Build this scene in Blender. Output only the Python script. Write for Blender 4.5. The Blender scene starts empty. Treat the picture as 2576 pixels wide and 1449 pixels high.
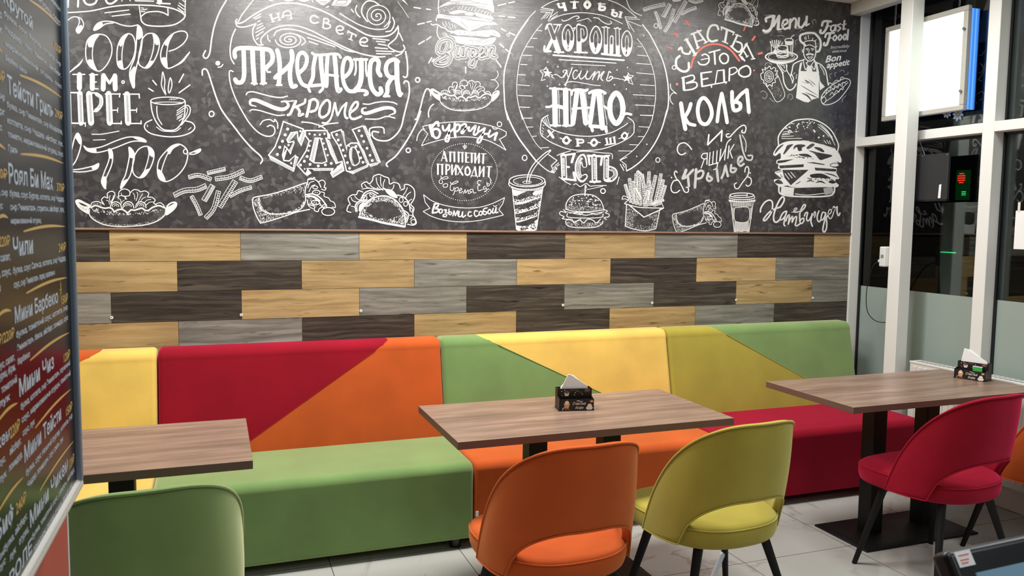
import bpy, bmesh, math, random
from mathutils import Vector, Matrix, geometry
random.seed(7)
PI = math.pi
SC = bpy.context.scene
COL = SC.collection

# ---------------------------------------------------------------- camera
IW, IH, FPX = 2576.0, 1449.0, 2029.24
CAM_R = ((0.93800, -0.34640, 0.01120), (-0.01840, -0.08210, -0.99650), (0.34610, 0.93450, -0.08340))
CAM = Vector((0.4774, -4.3797, 1.5608))
_x = Vector(CAM_R[0]).normalized(); _z = -Vector(CAM_R[2]).normalized(); _y = _z.cross(_x).normalized(); _x = _y.cross(_z)
cd = bpy.data.cameras.new('camera'); cam = bpy.data.objects.new('camera', cd); COL.objects.link(cam)
cam.matrix_world = Matrix(((_x.x, _y.x, _z.x, CAM.x), (_x.y, _y.y, _z.y, CAM.y), (_x.z, _y.z, _z.z, CAM.z), (0, 0, 0, 1)))
cd.sensor_width = 36.0; cd.lens = FPX / IW * 36.0; cd.clip_start = 0.05; cd.dof.use_dof = True; cd.dof.focus_distance = 4.7; cd.dof.aperture_fstop = 10.0
SC.camera = cam
def ray(px, py):                       # measured photo point -> direction, used to lay the wall lettering out
    return _x * ((px - IW / 2) / FPX) - _y * ((py - IH / 2) / FPX) - _z
def on_y(px, py, Y):
    d = ray(px, py); return CAM + d * ((Y - CAM.y) / d.y)
def on_x(px, py, X):
    d = ray(px, py); return CAM + d * ((X - CAM.x) / d.x)
def on_z(px, py, Z):
    d = ray(px, py); return CAM + d * ((Z - CAM.z) / d.z)

# ---------------------------------------------------------------- world, lamps, exposure
w = bpy.data.worlds.new('night'); SC.world = w; w.use_nodes = True
bg = w.node_tree.nodes['Background']; bg.inputs[0].default_value = (0.06, 0.09, 0.22, 1); bg.inputs[1].default_value = 0.12
SC.view_settings.view_transform = 'Standard'; SC.view_settings.look = 'None'
SC.view_settings.gamma = 1.0; SC.view_settings.use_curve_mapping = False
SC.view_settings.exposure = 0.0
def panel_lamp(name, x, y, power, size=0.6, col=(1, 0.985, 0.95)):
    l = bpy.data.lights.new(name, 'AREA'); l.shape = 'SQUARE'; l.size = size; l.energy = power; l.color = col
    o = bpy.data.objects.new(name, l); COL.objects.link(o); o.location = (x, y, 3.0); return o
for x, pw in ((-0.6, 34), (0.92, 50), (2.2, 52), (3.65, 23)):
    panel_lamp('ceiling_panel_lamp', x, -1.0, pw)
for x, pw in ((-0.6, 6), (1.5, 6), (3.7, 23)):
    panel_lamp('ceiling_panel_lamp', x, -2.95, pw, col=(0.93, 0.98, 1))
panel_lamp('ceiling_panel_lamp', 1.4, -4.1, 12, col=(0.95, 0.98, 1))  # unseen lamp added over the counter to brighten the white stick and chair backs
for x, pw in ((0.5, 6), (3.0, 19)):
    panel_lamp('ceiling_panel_lamp', x, -5.2, pw, col=(0.88, 0.96, 1))

# ---------------------------------------------------------------- helpers
def lin(r, g, b):
    f = lambda c: ((c / 255) / 12.92 if c / 255 <= 0.04045 else ((c / 255 + 0.055) / 1.055) ** 2.4)
    return (f(r), f(g), f(b), 1.0)
def tag(o, label=None, cat=None, group=None, kind=None):
    if label: o['label'] = label
    if cat: o['category'] = cat
    if group: o['group'] = group
    if kind: o['kind'] = kind
    return o
def link(name, me, mat=None, parent=None, smooth=False, angle=None):
    o = bpy.data.objects.new(name, me); COL.objects.link(o)
    if mat is not None:
        for m in (mat if isinstance(mat, (list, tuple)) else [mat]): me.materials.append(m)
    if parent is not None: o.parent = parent
    if smooth:
        me.polygons.foreach_set('use_smooth', [True] * len(me.polygons))
        if angle: me.set_sharp_from_angle(angle=math.radians(angle))
    return o
def empty(name, loc=(0, 0, 0), rz=0.0):
    o = bpy.data.objects.new(name, None); COL.objects.link(o); o.location = loc; o.rotation_euler = (0, 0, rz)
    o.empty_display_size = 0.1; return o
class MB:                              # collects boxes, tubes and strips into one mesh
    def __init__(s): s.v = []; s.f = []; s.mi = []
    def add(s, vs, fs, mi=0):
        n = len(s.v); s.v += [tuple(p) for p in vs]; s.f += [tuple(i + n for i in f) for f in fs]; s.mi += [mi] * len(fs)
    def box(s, x0, x1, y0, y1, z0, z1, mi=0, M=None):
        vs = [Vector((x, y, z)) for z in (z0, z1) for y in (y0, y1) for x in (x0, x1)]
        if M is not None: vs = [M @ p for p in vs]
        s.add(vs, [(0, 2, 3, 1), (4, 5, 7, 6), (0, 1, 5, 4), (1, 3, 7, 5), (3, 2, 6, 7), (2, 0, 4, 6)], mi)
    def tube(s, pts, r, n=8, mi=0, caps=True):
        pts = [Vector(p) for p in pts]; rs = r if isinstance(r, (list, tuple)) else [r] * len(pts)
        rings = []; up = None
        for i, p in enumerate(pts):
            d = (pts[min(i + 1, len(pts) - 1)] - pts[max(i - 1, 0)]).normalized()
            if up is None: up = Vector((0, 0, 1)) if abs(d.z) < 0.9 else Vector((1, 0, 0))
            a = d.cross(up).normalized(); b = a.cross(d).normalized(); up = b
            rings.append([p + (a * math.cos(2 * PI * k / n) + b * math.sin(2 * PI * k / n)) * rs[i] for k in range(n)])
        vs = [q for rr in rings for q in rr]; fs = []
        for i in range(len(pts) - 1):
            for k in range(n):
                k2 = (k + 1) % n
                fs.append((i * n + k, i * n + k2, (i + 1) * n + k2, (i + 1) * n + k))
        if caps: fs += [tuple(range(n - 1, -1, -1)), tuple((len(pts) - 1) * n + k for k in range(n))]
        s.add(vs, fs, mi)
    def prism(s, prof, y0, y1, axis='y', mi=0):   # closed outline extruded along an axis
        n = len(prof)
        mk = {'y': lambda p, t: (p[0], t, p[1]), 'x': lambda p, t: (t, p[0], p[1]), 'z': lambda p, t: (p[0], p[1], t)}[axis]
        vs = [mk(p, y0) for p in prof] + [mk(p, y1) for p in prof]
        fs = [tuple(range(n)), tuple(range(2 * n - 1, n - 1, -1))] + [(i, i + n, (i + 1) % n + n, (i + 1) % n) for i in range(n)]
        s.add(vs, fs, mi)
    def mesh(s, name):
        me = bpy.data.meshes.new(name); me.from_pydata(s.v, [], s.f); me.update()
        me.polygons.foreach_set('material_index', s.mi)
        bm = bmesh.new(); bm.from_mesh(me); bmesh.ops.recalc_face_normals(bm, faces=bm.faces); bm.to_mesh(me); bm.free()
        return me
    def build(s, name, mat, parent=None, smooth=False, bevel=0, seg=2, angle=40):
        o = link(name, s.mesh(name), mat, parent, smooth, angle if smooth else None)
        if bevel:
            m = o.modifiers.new('bevel', 'BEVEL'); m.width = bevel; m.segments = seg; m.limit_method = 'ANGLE'; m.angle_limit = math.radians(40)
            o.data.polygons.foreach_set('use_smooth', [True] * len(o.data.polygons)); o.data.set_sharp_from_angle(angle=math.radians(50))
            wn = o.modifiers.new('wn', 'WEIGHTED_NORMAL'); wn.keep_sharp = True
        return o
def spline(pts, n=6, closed=False):    # Catmull-Rom through points
    P = [Vector(p) for p in pts]; N = len(P)
    if N < 3: return P
    out = []
    for i in range(N if closed else N - 1):
        a = P[(i - 1) % N] if closed or i > 0 else P[0] * 2 - P[1]
        b = P[i]; c = P[(i + 1) % N]
        d = P[(i + 2) % N] if closed or i + 2 < N else P[-1] * 2 - P[-2]
        for k in range(n):
            t = k / n
            out.append(0.5 * ((2 * b) + (c - a) * t + (2 * a - 5 * b + 4 * c - d) * t * t + (3 * b - a - 3 * c + d) * t ** 3))
    if not closed: out.append(P[-1])
    return out

# ---------------------------------------------------------------- materials
def new_mat(name):
    m = bpy.data.materials.new(name); m.use_nodes = True
    return m, m.node_tree.nodes, m.node_tree.links, m.node_tree.nodes['Principled BSDF']
def N(ns, t, **kw):
    n = ns.new(t)
    for k, v in kw.items(): setattr(n, k, v)
    return n
def simple(name, col, rough=0.5, metal=0.0, var=0.06, scale=12.0, spec=0.5, emit=None, es=0.0, bump=0.0, bscale=200.0):
    m, ns, ls, b = new_mat(name)
    tc = N(ns, 'ShaderNodeTexCoord'); no = N(ns, 'ShaderNodeTexNoise'); no.inputs['Scale'].default_value = scale; no.inputs['Detail'].default_value = 3
    ls.new(tc.outputs['Object'], no.inputs['Vector'])
    mx = N(ns, 'ShaderNodeMix', data_type='RGBA')
    c1 = tuple(max(0, c * (1 - var)) for c in col[:3]) + (1,); c2 = tuple(min(1, c * (1 + var)) for c in col[:3]) + (1,)
    mx.inputs[6].default_value = c1; mx.inputs[7].default_value = c2
    ls.new(no.outputs['Fac'], mx.inputs[0]); ls.new(mx.outputs[2], b.inputs['Base Color'])
    b.inputs['Roughness'].default_value = rough; b.inputs['Metallic'].default_value = metal; b.inputs['Specular IOR Level'].default_value = spec
    if emit: b.inputs['Emission Color'].default_value = emit; b.inputs['Emission Strength'].default_value = es
    if bump:
        n2 = N(ns, 'ShaderNodeTexNoise'); n2.inputs['Scale'].default_value = bscale; ls.new(tc.outputs['Object'], n2.inputs['Vector'])
        bp = N(ns, 'ShaderNodeBump'); bp.inputs['Strength'].default_value = bump; bp.inputs['Distance'].default_value = 0.002
        ls.new(n2.outputs['Fac'], bp.inputs['Height']); ls.new(bp.outputs['Normal'], b.inputs['Normal'])
    return m
def velvet(name, col, sheen=0.35, tint=None):
    m, ns, ls, b = new_mat(name)
    tc = N(ns, 'ShaderNodeTexCoord'); no = N(ns, 'ShaderNodeTexNoise'); no.inputs['Scale'].default_value = 3.5; no.inputs['Detail'].default_value = 4; no.inputs['Roughness'].default_value = 0.55
    ls.new(tc.outputs['Object'], no.inputs['Vector'])
    rp = N(ns, 'ShaderNodeValToRGB'); rp.color_ramp.elements[0].position = 0.35; rp.color_ramp.elements[1].position = 0.7
    rp.color_ramp.elements[0].color = tuple(c * 0.86 for c in col[:3]) + (1,); rp.color_ramp.elements[1].color = tuple(min(1, c * 1.06) for c in col[:3]) + (1,)
    ls.new(no.outputs['Fac'], rp.inputs[0]); ls.new(rp.outputs[0], b.inputs['Base Color'])
    b.inputs['Roughness'].default_value = 0.85; b.inputs['Specular IOR Level'].default_value = 0.15
    b.inputs['Sheen Weight'].default_value = sheen; b.inputs['Sheen Roughness'].default_value = 0.5
    b.inputs['Sheen Tint'].default_value = tint or tuple(min(1, c * 1.2 + 0.05) for c in col[:3]) + (1,)
    n2 = N(ns, 'ShaderNodeTexNoise'); n2.inputs['Scale'].default_value = 900; ls.new(tc.outputs['Object'], n2.inputs['Vector'])
    bp = N(ns, 'ShaderNodeBump'); bp.inputs['Strength'].default_value = 0.15; bp.inputs['Distance'].default_value = 0.001
    ls.new(n2.outputs['Fac'], bp.inputs['Height']); ls.new(bp.outputs['Normal'], b.inputs['Normal'])
    return m
def wood(name, c_dark, c_mid, c_light, grain=26.0, contrast=0.5, rough=0.45, rnd=True, sx=1.2, knots=True, axis='x'):
    m, ns, ls, b = new_mat(name)
    tc = N(ns, 'ShaderNodeTexCoord'); vec = tc.outputs['Object']
    if rnd:
        at = N(ns, 'ShaderNodeAttribute'); at.attribute_name = 'plank'
        ad = N(ns, 'ShaderNodeVectorMath', operation='MULTIPLY_ADD'); ls.new(at.outputs['Color'], ad.inputs[0]); ad.inputs[1].default_value = (37, 19, 53); ls.new(vec, ad.inputs[2]); vec = ad.outputs[0]
    # slow warp so the grain bends round knots
    wn = N(ns, 'ShaderNodeTexNoise'); wn.inputs['Scale'].default_value = 5.0; wn.inputs['Detail'].default_value = 2
    mp0 = N(ns, 'ShaderNodeMapping'); mp0.inputs['Scale'].default_value = (0.5, 1, 1.4); ls.new(vec, mp0.inputs[0]); ls.new(mp0.outputs[0], wn.inputs['Vector'])
    wv = N(ns, 'ShaderNodeVectorMath', operation='MULTIPLY_ADD'); ls.new(wn.outputs['Color'], wv.inputs[0]); wv.inputs[1].default_value = (0.0, 0.03, 0.05); ls.new(vec, wv.inputs[2])
    mp = N(ns, 'ShaderNodeMapping'); mp.inputs['Scale'].default_value = (sx, grain, grain); ls.new(wv.outputs[0], mp.inputs[0])
    g = N(ns, 'ShaderNodeTexNoise'); g.inputs['Scale'].default_value = 1.6; g.inputs['Detail'].default_value = 8; g.inputs['Roughness'].default_value = 0.7; ls.new(mp.outputs[0], g.inputs['Vector'])
    mpw = N(ns, 'ShaderNodeMapping'); mpw.inputs['Scale'].default_value = (0.35, 4, 4.2); ls.new(wv.outputs[0], mpw.inputs[0])
    wav = N(ns, 'ShaderNodeTexWave', wave_type='RINGS', rings_direction='SPHERICAL'); wav.inputs['Scale'].default_value = 2.6; wav.inputs['Distortion'].default_value = 4; wav.inputs['Detail'].default_value = 3; ls.new(mpw.outputs[0], wav.inputs['Vector'])
    mix = N(ns, 'ShaderNodeMix', data_type='FLOAT'); mix.inputs[0].default_value = 0.07; ls.new(g.outputs['Fac'], mix.inputs[2]); ls.new(wav.outputs['Fac'], mix.inputs[3])
    rp = N(ns, 'ShaderNodeValToRGB'); e = rp.color_ramp.elements; e[0].position = 0.5 - contrast * 0.45; e[1].position = 0.5 + contrast * 0.4
    e[0].color = c_dark; e[1].color = c_light; k = e.new(0.5); k.color = c_mid
    ls.new(mix.outputs[0], rp.inputs[0]); colr = rp.outputs[0]
    bl = N(ns, 'ShaderNodeTexNoise'); bl.inputs['Scale'].default_value = 2.2; bl.inputs['Detail'].default_value = 2
    mpb = N(ns, 'ShaderNodeMapping'); mpb.inputs['Scale'].default_value = (1.2, 3, 5); ls.new(vec, mpb.inputs[0]); ls.new(mpb.outputs[0], bl.inputs['Vector'])
    mr = N(ns, 'ShaderNodeMapRange'); mr.inputs[1].default_value = 0.3; mr.inputs[2].default_value = 0.7; mr.inputs[3].default_value = 0.78; mr.inputs[4].default_value = 1.12; ls.new(bl.outputs['Fac'], mr.inputs[0])
    mul = N(ns, 'ShaderNodeMix', data_type='RGBA', blend_type='MULTIPLY'); mul.inputs[0].default_value = 1; ls.new(colr, mul.inputs[6]); ls.new(mr.outputs[0], mul.inputs[7]); colr = mul.outputs[2]
    if rnd:
        sv = N(ns, 'ShaderNodeSeparateColor'); ls.new(at.outputs['Color'], sv.inputs[0]); pv = N(ns, 'ShaderNodeMapRange'); pv.inputs[3].default_value = 0.9; pv.inputs[4].default_value = 1.1; ls.new(sv.outputs[1], pv.inputs[0])
        m2 = N(ns, 'ShaderNodeMix', data_type='RGBA', blend_type='MULTIPLY'); m2.inputs[0].default_value = 1; ls.new(colr, m2.inputs[6]); ls.new(pv.outputs[0], m2.inputs[7]); colr = m2.outputs[2]
    if knots:
        vo = N(ns, 'ShaderNodeTexNoise'); vo.inputs['Scale'].default_value = 1.0; vo.inputs['Detail'].default_value = 4
        mpk = N(ns, 'ShaderNodeMapping'); mpk.inputs['Scale'].default_value = (7, 20, 55); ls.new(wv.outputs[0], mpk.inputs[0]); ls.new(mpk.outputs[0], vo.inputs['Vector'])
        kr = N(ns, 'ShaderNodeMapRange'); kr.inputs[1].default_value = 0.62; kr.inputs[2].default_value = 0.74; ls.new(vo.outputs['Fac'], kr.inputs[0])
        km = N(ns, 'ShaderNodeMix', data_type='RGBA'); ls.new(kr.outputs[0], km.inputs[0]); ls.new(colr, km.inputs[6]); km.inputs[7].default_value = tuple(c * 0.6 for c in c_dark[:3]) + (1,); colr = km.outputs[2]
    ls.new(colr, b.inputs['Base Color']); b.inputs['Roughness'].default_value = rough; b.inputs['Specular IOR Level'].default_value = 0.4
    bp = N(ns, 'ShaderNodeBump'); bp.inputs['Strength'].default_value = 0.12; bp.inputs['Distance'].default_value = 0.002; ls.new(g.outputs['Fac'], bp.inputs['Height']); ls.new(bp.outputs['Normal'], b.inputs['Normal'])
    return m
GREEN = velvet('green_velvet', lin(110, 142, 82), 1.0, (0.75, 0.72, 0.46, 1)); RED = velvet('crimson_velvet', lin(138, 10, 28), 0.8, (0.9, 0.05, 0.16, 1)); ORANGE = velvet('orange_velvet', lin(190, 82, 32), 0.5, (0.9, 0.5, 0.2, 1))
YELLOW = velvet('yellow_velvet', lin(226, 188, 92), 0.6, (0.95, 0.85, 0.5, 1)); OLIVE = velvet('olive_velvet', lin(166, 152, 58), 0.7, (0.85, 0.82, 0.4, 1))
SEAM = simple('piping_thread', lin(60, 60, 40), 0.8)
P_LIGHT = wood('oak_tile', lin(130, 102, 64), lin(172, 144, 98), lin(192, 166, 120), contrast=0.6)
P_GREY = wood('grey_oak_tile', lin(102, 98, 89), lin(132, 128, 117), lin(158, 154, 144), contrast=0.42)
P_DARK = wood('dark_oak_tile', lin(40, 34, 30), lin(66, 58, 50), lin(98, 88, 76), grain=40, contrast=0.42)
GROUT = simple('brown_grout', lin(88, 66, 54), 0.8)
TABLE = wood('walnut_laminate', lin(112, 88, 74), lin(138, 112, 96), lin(160, 134, 118), grain=22, contrast=0.45, rough=0.3, rnd=False, sx=0.9, knots=False)
TABLE_EDGE = simple('walnut_edge', lin(98, 74, 64), 0.5)
BLACK = simple('black_metal', lin(12, 12, 13), 0.5, spec=0.3); BLACKPL = simple('black_plastic', lin(14, 14, 16), 0.35)
WHITE = simple('white_frame_paint', lin(226, 226, 221), 0.45, var=0.02); CEIL = simple('ceiling_paint', lin(225, 224, 220), 0.9, var=0.02)
PLASTER = simple('plaster', lin(150, 146, 140), 0.9); PLASTER_D = simple('room_side_wall', lin(95, 92, 88), 0.9)
CHROME = simple('brushed_silver', lin(175, 176, 178), 0.3, metal=0.9, var=0.03)
PAPER = simple('white_paper', lin(236, 236, 234), 0.8, var=0.02)
TRIM = simple('bronze_trim', lin(150, 118, 98), 0.35, metal=0.3)
GASKET = simple('rubber_gasket', lin(16, 20, 20), 0.3)
# ================================================================ the room
Z_TOP = 1.49; PH = 0.152; PL = 0.608; X_R = 4.56; CEIL_Z = 3.02; X_GLASS = 4.65
# ---- floor: polished marble-look 60 cm tiles
m, ns, ls, b = new_mat('marble_floor_tile')
tc = N(ns, 'ShaderNodeTexCoord'); sep = N(ns, 'ShaderNodeSeparateXYZ'); ls.new(tc.outputs['Object'], sep.inputs[0])
def seam_dist(out, off):
    a = N(ns, 'ShaderNodeMath', operation='SUBTRACT'); ls.new(out, a.inputs[0]); a.inputs[1].default_value = off
    q = N(ns, 'ShaderNodeMath', operation='PINGPONG'); ls.new(a.outputs[0], q.inputs[0]); q.inputs[1].default_value = 0.3
    return q.outputs[0]
mn = N(ns, 'ShaderNodeMath', operation='MINIMUM'); ls.new(seam_dist(sep.outputs[0], 0.947), mn.inputs[0]); ls.new(seam_dist(sep.outputs[1], -1.38), mn.inputs[1])
lt = N(ns, 'ShaderNodeMapRange'); lt.inputs[1].default_value = 0.0012; lt.inputs[2].default_value = 0.003; ls.new(mn.outputs[0], lt.inputs[0])
n1 = N(ns, 'ShaderNodeTexNoise'); n1.inputs['Scale'].default_value = 1.3; n1.inputs['Detail'].default_value = 7; n1.inputs['Distortion'].default_value = 1.2; ls.new(tc.outputs['Object'], n1.inputs['Vector'])
ab = N(ns, 'ShaderNodeMath', operation='SUBTRACT'); ls.new(n1.outputs['Fac'], ab.inputs[0]); ab.inputs[1].default_value = 0.5
ab2 = N(ns, 'ShaderNodeMath', operation='ABSOLUTE'); ls.new(ab.outputs[0], ab2.inputs[0])
vr = N(ns, 'ShaderNodeValToRGB'); vr.color_ramp.elements[0].position = 0.0; vr.color_ramp.elements[0].color = lin(144, 141, 136); vr.color_ramp.elements[1].position = 0.022; vr.color_ramp.elements[1].color = lin(172, 172, 166)
ls.new(ab2.outputs[0], vr.inputs[0])
n2 = N(ns, 'ShaderNodeTexNoise'); n2.inputs['Scale'].default_value = 2.0; n2.inputs['Detail'].default_value = 3; ls.new(tc.outputs['Object'], n2.inputs['Vector'])
mr = N(ns, 'ShaderNodeMapRange'); mr.inputs[1].default_value = 0.4; mr.inputs[2].default_value = 0.62; ls.new(n2.outputs['Fac'], mr.inputs[0])
mv = N(ns, 'ShaderNodeMix', data_type='RGBA'); ls.new(mr.outputs[0], mv.inputs[0]); mv.inputs[6].default_value = lin(175, 175, 169); ls.new(vr.outputs[0], mv.inputs[7])
ms = N(ns, 'ShaderNodeMix', data_type='RGBA'); ls.new(lt.outputs[0], ms.inputs[0]); ms.inputs[6].default_value = lin(92, 88, 84); ls.new(mv.outputs[2], ms.inputs[7])
ls.new(ms.outputs[2], b.inputs['Base Color']); b.inputs['Roughness'].default_value = 0.16
FLOOR = m
o = MB(); o.box(-3.0, 4.74, -6.6, 0.12, -0.1, 0.0); tag(o.build('floor', FLOOR), kind='structure')
o = MB(); o.box(-3.0, 4.74, -6.6, 0.12, CEIL_Z, CEIL_Z + 0.1); tag(o.build('ceiling', CEIL), kind='structure')
o = MB(); o.box(-3.1, -3.0, -6.6, 0.12, 0, CEIL_Z); tag(o.build('wall_left', PLASTER_D), kind='structure')
o = MB(); o.box(-3.1, 4.74, -6.7, -6.6, 0, CEIL_Z); tag(o.build('wall_front', PLASTER_D), kind='structure')
# ---- back wall with the oak-look tile cladding in three tones
o = MB(); mats = [GROUT, P_LIGHT, P_GREY, P_DARK, PLASTER]; plank_rnd = []
o.box(-3.0, X_R, 0.012, 0.12, 0.0, CEIL_Z, 4)
o.box(-3.0, X_R, 0.003, 0.012, 0.0, Z_TOP, 0)
ROWS = [(0.0, 'D', 'LGLDLGDL'), (0.5, 'L', 'DLGLDLG'), (0.0, 'G', 'DLGDGDLG'), (0.5, 'L', 'GDLDLGD'), (0.0, 'G', 'DGLDGLDG'), (0.5, 'D', 'LGDLGDL'), (0.0, 'L', 'GDLGDLGD'), (0.5, 'D', 'LGDLGLD'), (0.0, 'G', 'DLGDLGDL'), (0.5, 'L', 'DGLDGLD')]
code = {'L': 1, 'G': 2, 'D': 3}
for r, (u0, first, seq) in enumerate(ROWS):
    z1 = Z_TOP - r * PH - 0.001; z0 = max(0.0, z1 - PH + 0.002)
    for k in range(-6, len(seq)):
        c = seq[k] if k >= 0 else (first if k == -1 else 'LGD'[(k + r) % 3])
        xa = (u0 + k) * PL + 0.001; xb = min(X_R, (u0 + k + 1) * PL - 0.001)
        if xb < -3 or xa > X_R: continue
        xa = max(xa, -3.0)
        n0 = len(o.f); o.box(xa, xb, 0.0, 0.006, z0, z1, code[c])
        plank_rnd.append((n0, len(o.f), (random.random(), random.random(), random.random(), 1)))
me = o.mesh('wall_back')
ca = me.color_attributes.new('plank', 'FLOAT_COLOR', 'CORNER')
for a, e, c in plank_rnd:
    for p in me.polygons[a:e]:
        for li in p.loop_indices: ca.data[li].color = c
tag(link('wall_back', me, mats), kind='structure')
o = MB(); o.box(-3.0, X_R + 0.004, -0.010, 0.004, Z_TOP + 0.001, Z_TOP + 0.0125); tag(o.build('trim_1', TRIM, bevel=0.002), kind='structure')

# ---- window wall on the right
m, ns, ls, b = new_mat('window_glass'); ns.remove(b)
tr = N(ns, 'ShaderNodeBsdfTransparent'); tr.inputs[0].default_value = (0.86, 0.92, 0.9, 1); gl = N(ns, 'ShaderNodeBsdfGlossy'); gl.inputs['Roughness'].default_value = 0.01
fr = N(ns, 'ShaderNodeFresnel'); fr.inputs[0].default_value = 1.5; mx = N(ns, 'ShaderNodeMixShader'); ls.new(fr.outputs[0], mx.inputs[0]); ls.new(tr.outputs[0], mx.inputs[1]); ls.new(gl.outputs[0], mx.inputs[2]); ls.new(mx.outputs[0], ns['Material Output'].inputs[0])
GLASS = m
m, ns, ls, b = new_mat('frosted_film'); b.inputs['Base Color'].default_value = lin(158, 172, 164); b.inputs['Roughness'].default_value = 0.38; b.inputs['Transmission Weight'].default_value = 0.12
nf = N(ns, 'ShaderNodeTexNoise'); nf.inputs['Scale'].default_value = 600; bp = N(ns, 'ShaderNodeBump'); bp.inputs['Strength'].default_value = 0.2; bp.inputs['Distance'].default_value = 0.0005; ls.new(nf.outputs['Fac'], bp.inputs['Height']); ls.new(bp.outputs['Normal'], b.inputs['Normal'])
FROST = m
win = empty('window_1', (X_GLASS, -0.5, 0)); tag(win, kind='structure'); WM = Matrix.Translation((-X_GLASS, 0.5, 0))
def wbox(name, mat, x0, x1, y0, y1, z0, z1, bevel=0.003):
    o = MB(); o.box(x0, x1, y0, y1, z0, z1, M=WM); return o.build(name, mat, win, bevel=bevel)
MULL = [(-0.970, -1.045), (-1.98, -2.055), (-2.99, -3.065), (-4.0, -4.075), (-5.0, -5.075)]
wbox('jamb', WHITE, X_R, X_GLASS + 0.06, -0.012, 0.12, 0.0, CEIL_Z)
for a, bb in MULL: wbox('mullion', WHITE, X_R, X_GLASS + 0.06, bb, a, 0.0, CEIL_Z)
edges = [-0.012] + [e for p in MULL for e in p] + [-6.6]
for i in range(0, len(edges), 2):
    y1, y0 = edges[i], edges[i + 1]
    wbox('transom', WHITE, X_R, X_GLASS + 0.06, y0, y1, 2.083, 2.140)
    wbox('sill_rail', WHITE, X_R, X_GLASS + 0.06, y0, y1, 0.0, 0.12)
    for z0, z1 in ((0.12, 2.083), (2.140, CEIL_Z)):
        g = wbox('glass_pane', GLASS, X_GLASS, X_GLASS + 0.006, y0 + 0.006, y1 - 0.006, z0 + 0.004, z1 - 0.004, 0)
        o = MB(); t = 0.013
        for q in ((y0, y1, z0, z0 + t), (y0, y1, z1 - t, z1), (y0, y0 + t, z0, z1), (y1 - t, y1, z0, z1)): o.box(X_GLASS - 0.014, X_GLASS - 0.001, *q, M=WM)
        o.build('gasket', GASKET, win)
    wbox('frosted_film', FROST, X_GLASS - 0.0008, X_GLASS - 0.0003, y0 + 0.014, y1 - 0.014, 0.134, 1.142, 0)
o = MB(); o.box(4.47, 4.55, -6.5, -0.005, 2.945, CEIL_Z - 0.001); tag(o.build('trim_2', WHITE, bevel=0.003), kind='structure')
o = MB(); o.box(4.40, 4.49, -0.592, -0.502, 0.0, CEIL_Z); o.box(4.385, 4.505, -0.607, -0.487, 0.0, 0.012); tag(o.build('trim_3', WHITE, bevel=0.003), kind='structure')

# ---- the street outside at night
ASPH = simple('asphalt', lin(40, 42, 46), 0.8); o = MB(); o.box(4.75, 40, -25, 25, -0.25, -0.12); tag(o.build('street', ASPH), kind='structure')
DARKF = simple('dark_facade', lin(52, 44, 40), 0.9); o = MB(); o.box(24, 24.5, -20, 24, -0.2, 7.5); o.box(23.6, 24, -20, 24, 2.9, 3.1); tag(o.build('wall_across', DARKF), kind='structure')
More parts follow.
